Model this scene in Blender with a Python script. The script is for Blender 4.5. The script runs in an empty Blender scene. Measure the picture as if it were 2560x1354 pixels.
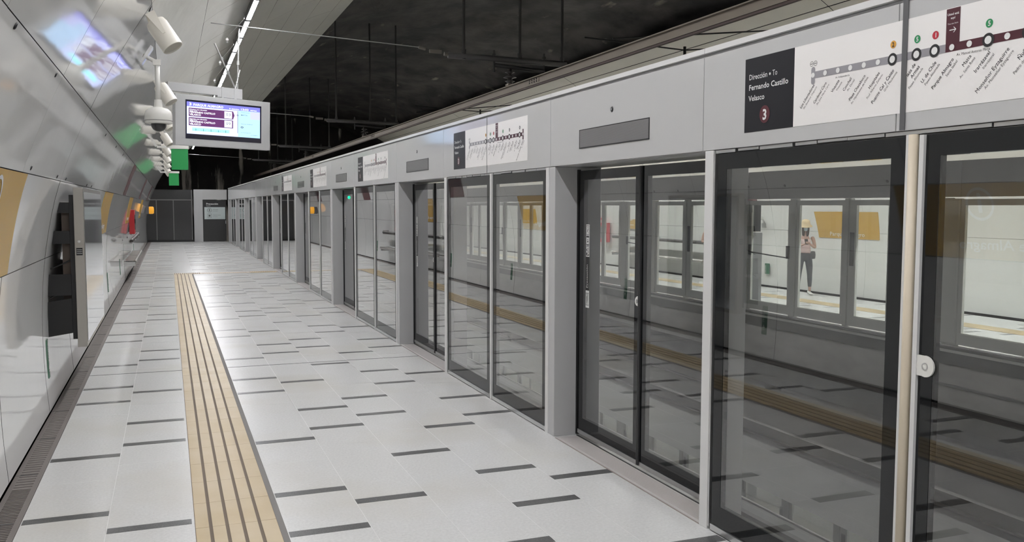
import bpy, math, random
from mathutils import Vector, Matrix, noise
random.seed(7)
R = math.radians
S = bpy.context.scene
COL = S.collection

# ------------------------------------------------------------------ camera
H = 1.9
F_PX = 2214.6
yaw, pitch, roll = R(21.166), R(4.1666), R(0.1156)
fwd = Vector((math.sin(yaw)*math.cos(pitch), math.cos(yaw)*math.cos(pitch), -math.sin(pitch)))
rt = Vector((math.cos(yaw), -math.sin(yaw), 0)); up = rt.cross(fwd)
rt2 = rt*math.cos(roll)+up*math.sin(roll); up2 = -rt*math.sin(roll)+up*math.cos(roll)
cam = bpy.data.cameras.new('camera'); cam.sensor_width = 36; cam.lens = F_PX/2560*36
cam.clip_start = .05; cam.clip_end = 200
co = bpy.data.objects.new('camera', cam); COL.objects.link(co)
M = Matrix((rt2, up2, -fwd)).transposed().to_4x4(); M.translation = Vector((0, 0, H))
co.matrix_world = M; S.camera = co

# ------------------------------------------------------------------ world, view
w = bpy.data.worlds.new('World'); S.world = w; w.use_nodes = True
w.node_tree.nodes['Background'].inputs[0].default_value = (.9, .95, 1, 1)
w.node_tree.nodes['Background'].inputs[1].default_value = 0.0
S.view_settings.view_transform = 'Standard'; S.view_settings.look = 'None'
S.view_settings.gamma = 1; S.view_settings.use_curve_mapping = False
S.view_settings.exposure = 0.68
TUBE = 69.0        # radiance of the platform tubes
S.cycles.max_bounces = 7; S.cycles.transparent_max_bounces = 16
S.cycles.diffuse_bounces = 4; S.cycles.glossy_bounces = 4
S.cycles.caustics_reflective = False; S.cycles.caustics_refractive = False
S.cycles.sample_clamp_indirect = 6

# ------------------------------------------------------------------ materials
def mat(name, col=(.5, .5, .5), rough=.5, metal=0, spec=.5, emit=None, es=1, coat=0):
    m = bpy.data.materials.new(name); m.use_nodes = True
    b = m.node_tree.nodes['Principled BSDF']
    b.inputs['Base Color'].default_value = (*col, 1); b.inputs['Roughness'].default_value = rough
    b.inputs['Metallic'].default_value = metal; b.inputs['Specular IOR Level'].default_value = spec
    b.inputs['Coat Weight'].default_value = coat; b.inputs['Coat Roughness'].default_value = .05
    if emit:
        b.inputs['Emission Color'].default_value = (*emit, 1); b.inputs['Emission Strength'].default_value = es
    return m
def nodes(m): return m.node_tree.nodes, m.node_tree.links, m.node_tree.nodes['Principled BSDF']
def noise_col(m, scale, c1, c2, lo=.35, hi=.65, detail=4, stretch=(1, 1, 1), bump=0, bscale=None, rough=None):
    n, l, b = nodes(m)
    g = n.new('ShaderNodeNewGeometry'); mp = n.new('ShaderNodeMapping'); mp.inputs['Scale'].default_value = stretch
    l.new(g.outputs['Position'], mp.inputs[0])
    t = n.new('ShaderNodeTexNoise'); t.inputs['Scale'].default_value = scale; t.inputs['Detail'].default_value = detail
    l.new(mp.outputs[0], t.inputs['Vector'])
    r = n.new('ShaderNodeValToRGB'); r.color_ramp.elements[0].position = lo; r.color_ramp.elements[1].position = hi
    r.color_ramp.elements[0].color = (*c1, 1); r.color_ramp.elements[1].color = (*c2, 1)
    l.new(t.outputs[0], r.inputs[0]); l.new(r.outputs[0], b.inputs['Base Color'])
    if bump:
        t2 = n.new('ShaderNodeTexNoise'); t2.inputs['Scale'].default_value = bscale or scale; t2.inputs['Detail'].default_value = 3
        l.new(mp.outputs[0], t2.inputs['Vector'])
        bp = n.new('ShaderNodeBump'); bp.inputs['Strength'].default_value = bump; bp.inputs['Distance'].default_value = .05
        l.new(t2.outputs[0], bp.inputs['Height']); l.new(bp.outputs[0], b.inputs['Normal'])
    return r
def overlay(m, scale, col, lo, hi, detail=6, stretch=(1, 1, 1)):
    """mix a second colour over the material where a noise is high"""
    n, l, b = nodes(m)
    src = b.inputs['Base Color'].links[0].from_socket
    g = n.new('ShaderNodeNewGeometry'); mp = n.new('ShaderNodeMapping'); mp.inputs['Scale'].default_value = stretch
    mp.inputs['Location'].default_value = (3.7, 9.1, 5.3); l.new(g.outputs['Position'], mp.inputs[0])
    t = n.new('ShaderNodeTexNoise'); t.inputs['Scale'].default_value = scale; t.inputs['Detail'].default_value = detail
    l.new(mp.outputs[0], t.inputs['Vector'])
    r = n.new('ShaderNodeValToRGB'); r.color_ramp.elements[0].position = lo; r.color_ramp.elements[1].position = hi
    l.new(t.outputs[0], r.inputs[0])
    x = n.new('ShaderNodeMix'); x.data_type = 'RGBA'
    l.new(r.outputs[0], x.inputs[0]); l.new(src, x.inputs[6]); x.inputs[7].default_value = (*col, 1)
    l.new(x.outputs[2], b.inputs['Base Color'])

def glass_mat(name, tint, boost=1.9, ior=1.5):
    m = bpy.data.materials.new(name); m.use_nodes = True
    n, l = m.node_tree.nodes, m.node_tree.links; n.clear()
    out = n.new('ShaderNodeOutputMaterial'); mx = n.new('ShaderNodeMixShader')
    tr = n.new('ShaderNodeBsdfTransparent'); tr.inputs[0].default_value = (*tint, 1)
    gl = n.new('ShaderNodeBsdfGlossy'); gl.inputs['Roughness'].default_value = .002
    fr = n.new('ShaderNodeFresnel'); fr.inputs[0].default_value = ior
    g = n.new('ShaderNodeNewGeometry')
    inv = n.new('ShaderNodeMath'); inv.operation = 'SUBTRACT'; inv.inputs[0].default_value = 1
    l.new(g.outputs['Backfacing'], inv.inputs[1])
    mu = n.new('ShaderNodeMath'); mu.operation = 'MULTIPLY'; mu.inputs[1].default_value = boost
    l.new(fr.outputs[0], mu.inputs[0])
    m2 = n.new('ShaderNodeMath'); m2.operation = 'MULTIPLY'; m2.use_clamp = True
    l.new(mu.outputs[0], m2.inputs[0]); l.new(inv.outputs[0], m2.inputs[1])
    l.new(m2.outputs[0], mx.inputs[0]); l.new(tr.outputs[0], mx.inputs[1]); l.new(gl.outputs[0], mx.inputs[2])
    l.new(mx.outputs[0], out.inputs[0])
    return m

TERR = mat('terrazzo', rough=.27, spec=.5)
noise_col(TERR, 55, (.61, .61, .605), (.69, .69, .68), .3, .7, 8)
overlay(TERR, 80, (.42, .41, .40), .68, .74, 3)
overlay(TERR, .9, (.60, .58, .53), .5, .85, 3)
GROUT = mat('grout', (.70, .695, .68), .35)
INLAY = mat('dark_granite_inlay', rough=.28); noise_col(INLAY, 160, (.06, .06, .062), (.15, .15, .15), .4, .7, 6)
TACT = mat('tactile_yellow_stone', rough=.42); noise_col(TACT, 2.2, (.46, .345, .175), (.53, .42, .26), .3, .7, 6)
TACTP = mat('tactile_pale_stone', (.50, .42, .32), .5)
TGRV = mat('tactile_groove', (.17, .13, .095), .7)
WALLP = mat('white_wall_panel', rough=.05, spec=.65)
noise_col(WALLP, .6, (.80, .81, .80), (.84, .84, .83), .3, .7, 2, bump=.028, bscale=1.3)
VCLAD = mat('vault_cladding_sheet', rough=.42, spec=.4)
noise_col(VCLAD, .8, (.58, .575, .53), (.66, .65, .60), .3, .7, 3, bump=.5, bscale=1.6, stretch=(1, .45, 1))
FWALL = mat('far_wall_panel', rough=.25); noise_col(FWALL, .6, (.80, .81, .78), (.85, .85, .83), .3, .7, 2)
SEAM = mat('panel_joint_dark', (.035, .033, .03), .7)
FSEAM = mat('panel_joint_pale', (.30, .30, .285), .7)
FCLAD = mat('far_vault_cladding', rough=.4); noise_col(FCLAD, .8, (.68, .655, .59), (.74, .715, .65), .3, .7, 3)
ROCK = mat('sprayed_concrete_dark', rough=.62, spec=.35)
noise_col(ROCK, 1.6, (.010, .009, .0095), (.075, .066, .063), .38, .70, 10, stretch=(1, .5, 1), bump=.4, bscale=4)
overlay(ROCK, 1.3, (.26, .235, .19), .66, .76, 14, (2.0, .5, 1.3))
ENDROCK = mat('bulkhead_concrete', rough=.7, spec=.3)
noise_col(ENDROCK, 1.2, (.014, .012, .012), (.030, .027, .026), .3, .75, 6, bump=.4, bscale=4)
overlay(ENDROCK, 1.0, (.50, .46, .42), .58, .64, 6, (1.5, 1, .2))
SCR = mat('screen_grey_paint', (.47, .47, .475), .32, spec=.4)
HDR = mat('header_grey_lacquer', (.50, .50, .50), .11, spec=.8)
SCRW = mat('screen_post_white', (.66, .655, .65), .3)
FRIT = mat('black_glass_border', (.008, .009, .010), .03, spec=.5)
BLK = mat('black_metal', (.012, .012, .013), .45)
DKM = mat('dark_grey_steel', (.10, .10, .105), .5)
BEIGE = mat('beige_gasket', (.62, .54, .42), .45)
ALU = mat('aluminium', (.62, .62, .62), .28, metal=.9)
STEEL = mat('brushed_stainless', (.48, .46, .43), .30, metal=.85)
MIRR = mat('polished_panel', (.55, .57, .58), .07, metal=.75)
GUT = mat('drain_metal', (.20, .175, .165), .55, metal=.25)
FAL = mat('far_frame_grey', (.68, .69, .65), .45)
FHDR = mat('far_header_grey', (.46, .455, .44), .5)
CONC = mat('concrete', rough=.75); noise_col(CONC, 1.5, (.38, .37, .35), (.50, .485, .46), .3, .7, 7, stretch=(1, 1, 3))
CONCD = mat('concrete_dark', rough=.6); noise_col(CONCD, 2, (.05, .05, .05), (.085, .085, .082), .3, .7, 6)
WET = mat('wet_drain_gutter', (.03, .03, .028), .03, spec=.8)
BED = mat('track_slab', rough=.5, spec=.3); noise_col(BED, 1.3, (.085, .085, .083), (.12, .118, .112), .3, .7, 6)
RAILM = mat('rail_steel', (.05, .045, .04), .6, metal=0)
CATN = mat('catenary_profile', (.30, .255, .21), .45, metal=.2)
CATD = mat('catenary_copper_edge', (.12, .08, .07), .5)
PIPE = mat('dark_pipe', (.028, .026, .027), .5)
WIRE = mat('wire_grey', (.35, .35, .34), .4, metal=.5)
WHT = mat('white_plastic', (.74, .73, .69), .4)
CREAM = mat('cream_speaker_paint', (.72, .69, .62), .4)
SHELL = mat('monitor_silver', (.50, .505, .51), .35, spec=.4)
ORG = mat('orange_sign_vinyl', (.60, .37, .075), .25)
MAR = mat('maroon_vinyl', (.10, .022, .026), .3)
GRN = mat('green_sign', (.012, .30, .075), .4)
DGR = mat('dark_green_sticker', (.02, .10, .055), .4)
GRE = mat('green_sticker', (.014, .13, .065), .4)
RED = mat('red_paint', (.55, .03, .04), .35)
MAPW = mat('map_white_vinyl', (.82, .80, .785), .3)
MAPG = mat('map_grey_line', (.30, .29, .31), .4)
MAPD = mat('map_charcoal', (.014, .014, .018), .4, spec=.25)
INK = mat('black_ink', (.02, .02, .022), .4)
INKG = mat('grey_ink', (.10, .10, .10), .4)
MMAR = mat('map_maroon', (.075, .018, .028), .35)
MMARD = mat('map_circle_maroon', (.095, .018, .026), .35)
MGRN = mat('map_green', (.02, .25, .09), .4)
MRED = mat('map_red', (.50, .03, .05), .4)
MORG = mat('map_orange', (.65, .33, .06), .4)
STW = mat('sticker_white', (.75, .75, .74), .4)
AMB = mat('amber_lens', (.80, .36, .03), .3, emit=(1, .45, .03), es=.25)
LED = mat('green_led', (.05, .6, .3), .3, emit=(.0, .75, .25), es=1.6)
LAMPF = mat('tube_diffuser_opposite', (.9, .9, .9), .4, emit=(.99, 1.0, .985), es=TUBE*1.75)
LAMP = mat('tube_diffuser', (.9, .9, .9), .4, emit=(.98, .975, 1.0), es=TUBE)
GLASS = glass_mat('screen_glass', (.89, .90, .90), 3.0, 1.5)
GLASSF = glass_mat('far_screen_glass', (.975, .985, .975), 1.0)
SMOKE = mat('smoked_glass', (.045, .045, .046), .15, spec=.4)
SKIN = mat('skin', (.52, .33, .26), .5); HAIR = mat('dark_hair', (.035, .026, .022), .6)
LEGG = mat('grey_leggings', (.075, .08, .09), .7); PINK = mat('pale_pink_top', (.74, .58, .57), .7)
STRAW = mat('straw_hat', (.66, .52, .32), .8); MASKM = mat('blue_face_mask', (.46, .56, .64), .7)
SHOE = mat('white_shoe', (.78, .78, .74), .5); SHORT = mat('dark_grey_shorts', (.07, .07, .075), .8)
TOPG = mat('grey_top', (.13, .13, .14), .8); EYE = mat('eye_dark', (.02, .015, .015), .3); LIPS = mat('lips', (.42, .16, .15), .5)
PHONE = mat('phone_black', (.02, .02, .02), .2)

# ------------------------------------------------------------------ mesh helpers
def tag(o, label=None, cat=None, group=None, kind=None):
    if label: o['label'] = label
    if cat: o['category'] = cat
    if group: o['group'] = group
    if kind: o['kind'] = kind
    elif label and not o.get('kind'): o['kind'] = 'thing'
    return o
class MB:
    def __init__(s): s.v = []; s.f = []; s.m = []
    def add(s, vs, fs, mi=0):
        k = len(s.v); s.v += [tuple(p) for p in vs]
        for f in fs: s.f.append([k+i for i in f]); s.m.append(mi)
        return s
    def box(s, x0, x1, y0, y1, z0, z1, mi=0):
        x0, x1 = min(x0, x1), max(x0, x1); y0, y1 = min(y0, y1), max(y0, y1); z0, z1 = min(z0, z1), max(z0, z1)
        vs = [(x0,y0,z0),(x1,y0,z0),(x1,y1,z0),(x0,y1,z0),(x0,y0,z1),(x1,y0,z1),(x1,y1,z1),(x0,y1,z1)]
        return s.add(vs, [(0,3,2,1),(4,5,6,7),(0,1,5,4),(1,2,6,5),(2,3,7,6),(3,0,4,7)], mi)
    def tube(s, a, b, r, n=12, mi=0, r2=None, caps=True):
        a, b = Vector(a), Vector(b); r2 = r if r2 is None else r2
        d = (b-a).normalized(); u = d.orthogonal().normalized(); w_ = d.cross(u)
        vs = []
        for p, q in ((a, r), (b, r2)):
            for i in range(n):
                t = 2*math.pi*i/n; vs.append(p+(u*math.cos(t)+w_*math.sin(t))*q)
        fs = [(i, (i+1) % n, n+(i+1) % n, n+i) for i in range(n)]
        if caps: fs += [tuple(range(n-1, -1, -1)), tuple(range(n, 2*n))]
        return s.add(vs, fs, mi)
    def lathe(s, prof, c=(0, 0, 0), n=24, mi=0, axis=None):
        """prof: (r, z) along axis"""
        ax = Vector(axis or (0, 0, 1)).normalized(); u = ax.orthogonal().normalized(); w_ = ax.cross(u); c = Vector(c)
        vs = []
        for r, z in prof:
            for i in range(n):
                t = 2*math.pi*i/n; vs.append(c+ax*z+(u*math.cos(t)+w_*math.sin(t))*max(r, 1e-4))
        fs = []
        for k in range(len(prof)-1):
            for i in range(n):
                fs.append((k*n+i, k*n+(i+1) % n, (k+1)*n+(i+1) % n, (k+1)*n+i))
        return s.add(vs, fs, mi)
    def quad(s, a, b, c, d, mi=0): return s.add([a, b, c, d], [(0, 1, 2, 3)], mi)
    def build(s, name, mats, parent=None, smooth=False, loc=None, bevel=0):
        me = bpy.data.meshes.new(name); me.from_pydata(s.v, [], s.f)
        if not isinstance(mats, (list, tuple)): mats = [mats]
        for m in mats: me.materials.append(m)
        if len(mats) > 1: me.polygons.foreach_set('material_index', s.m)
        if smooth: me.polygons.foreach_set('use_smooth', [True]*len(me.polygons))
        me.update()
        o = bpy.data.objects.new(name, me); COL.objects.link(o)
        if parent: o.parent = parent
        if loc: o.location = loc
        if bevel:
            bv = o.modifiers.new('bevel', 'BEVEL'); bv.width = bevel; bv.segments = 2; bv.limit_method = 'ANGLE'
        return o
def empty(name, loc=(0, 0, 0), rz=0):
    o = bpy.data.objects.new(name, None); COL.objects.link(o); o.location = loc; o.rotation_euler = (0, 0, rz)
    o.empty_display_size = .1
    return o
def kids(o): return list(o.children)
def copy_tree(o, parent=None):
    c = o.copy(); COL.objects.link(c); c.parent = parent
    for ch in kids(o): copy_tree(ch, c)
    return c
def struct(o): o['kind'] = 'structure'; return o

_tc = {}
def text_data(s, bold=0):
    k = (s, bold)
    if k not in _tc:
        c = bpy.data.curves.new('t', 'FONT'); c.body = s; c.size = 1; c.resolution_u = 2; c.offset = bold
        o = bpy.data.objects.new('t', c); COL.objects.link(o); bpy.context.view_layer.update()
        me = o.to_mesh()
        vs = [v.co.copy() for v in me.vertices]; fs = [tuple(p.vertices) for p in me.polygons]
        o.to_mesh_clear(); bpy.data.objects.remove(o); bpy.data.curves.remove(c)
        wd = max([v.x for v in vs] or [1])
        _tc[k] = (vs, fs, wd)
    return _tc[k]
def put_text(mb, s, u, v, size, fn, ang=0, bold=0, width=None, mi=0, center=False, sx=1):
    """add a line of writing; fn maps plane coordinates (u, v) to world"""
    vs, fs, wd = text_data(s, bold)
    kx = size*sx if width is None else width/wd
    if center: off = wd*kx/2
    else: off = 0
    ca, sa = math.cos(ang), math.sin(ang)
    out = []
    for p in vs:
        x, y = p.x*kx-off, p.y*size
        out.append(fn(u+x*ca-y*sa, v+x*sa+y*ca))
    mb.add(out, fs, mi)
def disc(mb, u, v, r, fn, n=18, mi=0, r_in=0, sx=1):
    if r_in:
        vs = [fn(u+math.cos(2*math.pi*i/n)*q*sx, v+math.sin(2*math.pi*i/n)*q) for q in (r, r_in) for i in range(n)]
        mb.add(vs, [(i, (i+1) % n, n+(i+1) % n, n+i) for i in range(n)], mi)
    else:
        mb.add([fn(u+math.cos(2*math.pi*i/n)*r*sx, v+math.sin(2*math.pi*i/n)*r) for i in range(n)], [tuple(range(n))], mi)
def rect(mb, u0, u1, v0, v1, fn, mi=0): mb.add([fn(u0, v0), fn(u1, v0), fn(u1, v1), fn(u0, v1)], [(0, 1, 2, 3)], mi)
def poly(mb, pts, fn, mi=0): mb.add([fn(*p) for p in pts], [tuple(range(len(pts)))], mi)
ORD = ['first', 'second', 'third', 'fourth', 'fifth', 'sixth', 'seventh', 'eighth', 'ninth', 'tenth', 'eleventh', 'twelfth']

# ------------------------------------------------------------------ dimensions
Y0, Y1 = -7.0, 50.0          # length of the platform
X0 = 2.93                    # face of the platform screen
XR = 3.13                    # face of the recessed doors
P = 5.255                    # one bay of the screen
ZH0, ZH1 = 2.225, 2.785      # header bottom and top
XF, ZF, XW = 10.85, -.15, 14.49   # far screen, far floor level, far wall
C0, EA, EB, EZ = 6.89, 7.95, 6.2, .6
raw = [(-1.05, 0), (-1.08, .4), (-1.085, .9), (-1.05, 1.4), (-.95, 1.95), (-.79, 2.42), (-.575, 2.9), (-.345, 3.34), (-.06, 3.80), (.26, 4.20), (.62, 4.54), (1.0, 4.81)]
for i in range(0, 10):
    x = 1.32+i*2.51/9; raw.append((x, EZ+EB*math.sqrt(1-((x-C0)/EA)**2)))
def catmull(pts, n=4):
    out = []
    for i in range(len(pts)-1):
        p0, p1, p2, p3 = pts[max(i-1, 0)], pts[i], pts[i+1], pts[min(i+2, len(pts)-1)]
        for k in range(n):
            t = k/n
            out.append(tuple(.5*(2*p1[j]+(p2[j]-p0[j])*t+(2*p0[j]-5*p1[j]+4*p2[j]-p3[j])*t*t+(3*p1[j]-p0[j]-3*p2[j]+p3[j])*t**3) for j in (0, 1)))
    out.append(pts[-1]); return out
PROF = catmull(raw)
def wx(z):
    for (xa, za), (xb, zb) in zip(PROF, PROF[1:]):
        if za <= z <= zb: return xa+(xb-xa)*(z-za)/max(zb-za, 1e-6)
    return PROF[-1][0] if z > 0 else PROF[0][0]
def far_pt(x, z):            # the far wall mirrors the near one
    return (XW-(x+1.05)*.955, z-.15*max(0, 1-z/5))
def cut(z0, z1):
    pts = [(wx(z0), z0)]+[p for p in PROF if z0+.01 < p[1] < z1-.01]+[(wx(z1), z1)]
    return pts

# ------------------------------------------------------------------ setting: floors
COLX = [(-.868, -.385, 5.946, 0), (-.385, .09, 8.37, 0), (.605, 1.08, 5.926, 0), (1.08, 1.55, 8.375, 0),
        (1.55, 2.013, 6.595, 1), (2.013, 2.465, 5.946, 0), (2.465, X0, 8.391, 0)]
def strip_ys(start, rev):
    gaps = [1.385, .745, 2.01] if rev else [1.385, 2.01, .745]
    ys = []; y = start; i = 0
    while y < Y1-.2: ys.append(y); y += gaps[i % 3]; i += 1
    y = start; i = 2
    while True:
        y -= gaps[i % 3]; i -= 1
        if y < Y0+.2: break
        ys.append(y)
    return ys
f = MB(); f.box(-.87, 3.20, Y0, Y1, -.4, 0, 0)
for a, b, st, rev in COLX:
    for y in strip_ys(st, rev): f.box(a+.004, b-.004, y-.09, y, -.002, .0012, 1)
    if a > -.8: f.box(a-.001, a+.001, Y0, Y1, -.002, .0003, 2)
    for k in range(int((Y1-Y0)/2.07)):
        yy = st-2.07*20+k*2.07+.7
        if Y0 < yy < Y1: f.box(a, b, yy-.0012, yy+.0012, -.002, .0004, 2)
f.box(-.87, X0, 10.84, 10.852, -.002, .0015, 3)
struct(f.build('floor', [TERR, INLAY, GROUT, SEAM]))

ff = MB(); ff.box(XF-.02, XW-.2, Y0, Y1, ZF-.25, ZF, 0)
for i, (a, b, st, rev) in enumerate(COLX):
    A, B = XW-.2-(b+.87)*.92, XW-.2-(a+.87)*.92
    for y in strip_ys(st+1.1, rev): ff.box(A, B, y-.09, y, ZF-.002, ZF+.0012, 1)
struct(ff.build('floor', [TERR, INLAY]))
tb = MB(); tb.box(3.2, XF-.05, Y0, Y1+5.5, -1.7, -1.45)
tb.box(6.12, 6.50, Y0, Y1+5, -1.46, -1.446, 1); tb.box(6.09, 6.12, Y0, Y1+5, -1.46, -1.435, 2)
struct(tb.build('floor_track', [BED, WET, CONC]))
pw = MB(); pw.box(3.2, 3.3, Y0, Y1+5.5, -1.45, -.3)
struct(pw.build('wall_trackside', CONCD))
pf = MB(); pf.box(XF-.06, XF+.3, Y0, Y1+5.5, -1.45, ZF-.27, 0)
pf.box(XF-.12, XF-.02, Y0, Y1, ZF-.27, ZF-.02, 1); pf.box(XF-.13, XF-.12, Y0, Y1, ZF-.09, ZF-.05, 2)
pf.box(XF-.3, XF-.06, Y0, Y1, -1.45, -1.05, 1)
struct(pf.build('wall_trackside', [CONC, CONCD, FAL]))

# ------------------------------------------------------------------ setting: cladding
YS = [4.5+2.22*k for k in range(-6, 22)]
YS = [Y0]+[y for y in YS if Y0+.3 < y < Y1-.3]+[Y1]
ZB = [.02, 1.425, 2.12, 2.77, 3.75]
def clad(bands, fn, mats, yss, gap=.003, th=.02, flip=False, jit=.0):
    m = MB()
    for bi, pts in enumerate(bands):
        if not pts: continue
        for y0, y1 in zip(yss, yss[1:]):
            ya, yb = y0+gap, y1-gap
            ny = 3; tx = (random.random()-.5)*jit; rows = []
            for j in range(ny+1):
                y = ya+(yb-ya)*j/ny
                rows.append([fn(x+tx*(j/ny-.5), z, 0)+(y,) for x, z in pts])
            k = len(m.v); n = len(pts)
            for r_ in rows:
                for (x, z, y) in r_: m.v.append((x, y, z))
            for j in range(ny):
                for i in range(n-1):
                    q = [k+j*n+i, k+(j+1)*n+i, k+(j+1)*n+i+1, k+j*n+i+1]
                    if flip: q.reverse()
                    m.f.append(q); m.m.append(0 if bi < 4 else 1)
            # edge returns
            def edge(idx):
                kk = len(m.v)
                for t in idx:
                    x, y, z = m.v[t]; m.v.append((x, y, z))
                for t in idx:
                    x, y, z = m.v[t]; dx = .02 if flip else -.02; m.v.append((x+dx, y, z+.008))
                c = len(idx)
                for i in range(c-1): m.f.append([kk+i, kk+i+1, kk+c+i+1, kk+c+i]); m.m.append(2)
            edge([k+i for i in range(n)]); edge([k+ny*n+i for i in range(n)])
            edge([k+j*n for j in range(ny+1)]); edge([k+j*n+n-1 for j in range(ny+1)])
    # backing
    allp = [p for b_ in bands for p in b_]
    k = len(m.v)
    for x, z in allp:
        X, Z = fn(x, z, 1)
        m.v.append((X, yss[0], Z)); m.v.append((X, yss[-1], Z))
    for i in range(len(allp)-1):
        m.f.append([k+2*i, k+2*i+1, k+2*i+3, k+2*i+2]); m.m.append(2)
    return m
def shrink(pts, g=.003):
    pts = list(pts)
    for e, o in ((0, 1), (-1, -2)):
        a, b = Vector(pts[e]), Vector(pts[o]); d = (b-a).normalized(); pts[e] = tuple(a+d*g)
    return pts
upper = [p for p in PROF if p[1] > 3.75]
nb = []
step = max(1, len(upper)//6)
u0 = [(wx(3.75), 3.75)]+upper
for i in range(0, len(u0)-1, step): nb.append(u0[i:i+step+1])
bands = [shrink(cut(a, b)) for a, b in zip(ZB, ZB[1:])]+[shrink(b) for b in nb if len(b) > 1]
def fn_near(x, z, back): return (x-.03*back, z+.015*back)
def fn_far(x, z, back):
    X, Z = far_pt(x, z); return (X+.03*back, Z+.015*back)
struct(clad(bands, fn_near, None, YS, jit=.006).build('wall_left', [WALLP, VCLAD, SEAM], smooth=True))
fb = [b for b in bands if b[-1][1] < 5.0]
ftop = [p for p in PROF if fb[-1][-1][1] <= p[1] <= 5.86]; fb += [ftop[:len(ftop)//2+1], ftop[len(ftop)//2:]]
struct(clad(fb[:3], fn_far, None, YS, flip=True, gap=.0018).build('wall_right', [FWALL, FCLAD, FSEAM], smooth=True))
ftop = [p for p in PROF if 2.77 < p[1] <= 5.86]; ftop = [(wx(2.77), 2.77)]+ftop; q_ = len(ftop)
fb2 = [ftop[:q_//3+1], ftop[q_//3:q_//2+1], ftop[q_//2:2*q_//3+1], ftop[2*q_//3:5*q_//6+1], ftop[5*q_//6:]]
struct(clad([[]]*4+[shrink(b, .01) for b in fb2], fn_far, None, [Y0, 2.3, 13.4, 24.5, 35.6, Y1], flip=True, gap=.008).build('wall_right', [FWALL, FCLAD, SEAM], smooth=True))

# dark sprayed vault above and beyond the cladding
rk = MB(); na, ny = 56, 90
for j in range(ny+1):
    y = Y0-.3+(Y1+6-Y0+.3)*j/ny
    for i in range(na+1):
        t = math.pi*(-.04+1.08*i/na)
        x = C0+8.35*math.cos(math.pi-t); z = .45+6.75*math.sin(t)
        n_ = noise.noise(Vector((x*.7, y*.45, z*.7)))*.16+noise.noise(Vector((x*2.1, y*1.6, z*2.1)))*.05
        if 10.6 < x < 12.3 and z > 4: n_ -= .28*math.sin((x-10.6)/1.7*math.pi)
        s_ = 1-n_*.02
        rk.v.append((C0+(x-C0)*(1+n_*.03), y, z+n_*1.0*math.sin(t)))
for j in range(ny):
    for i in range(na):
        a = j*(na+1)+i; rk.f.append([a, a+1, a+na+2, a+na+1]); rk.m.append(0)
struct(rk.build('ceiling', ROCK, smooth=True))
bw = MB(); bw.box(-2, 16, Y1+5.5, Y1+5.7, -1.7, 8); struct(bw.build('wall_end', ENDROCK))
bk = MB(); bk.box(-2, 16, Y0-.3, Y0-.1, -1.7, 8); struct(bk.build('wall_back', CONC))

# ------------------------------------------------------------------ platform screen (near side)
def glass_panel(y0, y1, z0=.045, z1=2.2, x=X0, side=.085, bot=.165, top=2.112, name='glass_panel', glass=GLASS, frit=FRIT, rail=ALU):
    yc = (y0+y1)/2; hw = (y1-y0)/2
    r = empty(name, (x, yc, 0))
    MB().box(.010, .024, -hw+side+.0005, hw-side-.0005, bot+.0005, top-.0005).build('glass_pane', glass, r)
    b = MB()
    for a0, a1, b0, b1 in ((-hw, -hw+side, z0, z1), (hw-side, hw, z0, z1), (-hw+side, hw-side, z0, bot), (-hw+side, hw-side, top, z1)):
        b.box(.0085, .045, a0, a1, b0, b1)
    b.build('dark_border', frit, r)
    MB().box(.0, .04, -hw, hw, .008, z0-.002).build('base_rail', rail, r)
    return r
def bay_label(k):            # words for the gap between doorways
    return 'between %s and %s doorways past the beige post' % (ORD[k], ORD[k+1])
proto = [None, None]
MUL = 8.135
KR = range(-1, 9)
for k in KR:
    o = k*P
    for h, (a, b) in enumerate(((6.785, MUL-.03), (MUL+.058, 9.585))):
        if k == 8: continue
        if k == -1 and h == 0:
            g = glass_panel(1.53, 2.845, name='emergency_gate')
            lt = MB(); lt.box(-.006, .012, .645, .668, .02, 2.2); lt.build('edge_frame', SCRW, g)
            t = MB(); t.lathe([(0.0001, 0), (.042, 0), (.045, .004), (.045, .012), (.0001, .012)], (0, .60, 1.238), 24, 0, (-1, 0, 0))
            t.box(-.0105, -.0005, .602, .644, 1.195, 1.281); lk = t.build('latch', WHT, g)
            lk.location = (.008, 0, 0)
            q = MB(); disc(q, 0, 0, .016, lambda u, v: (-.0135, .60-u, 1.238+v), 20, 0, .012); q.build('latch_keyhole', ALU, lk)
            tag(g, 'large glass emergency door with a round white latch tab, beyond the beige post', 'emergency door')
            continue
        yc = (a+b)/2+o
        if proto[h] is None: g = proto[h] = glass_panel(a+o, b+o)
        else:
            g = copy_tree(proto[h]); g.location = (X0, yc, 0)
        if k == -1: lab = 'largest fixed glass screen panel with black border, directly beside the beige rounded post'
        else: lab = '%s fixed glass panel %s' % (('nearer' if h == 0 else 'farther'), bay_label(k))
        tag(g, lab, 'glass screen', 'fixed glass panels of the platform screen')

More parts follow.
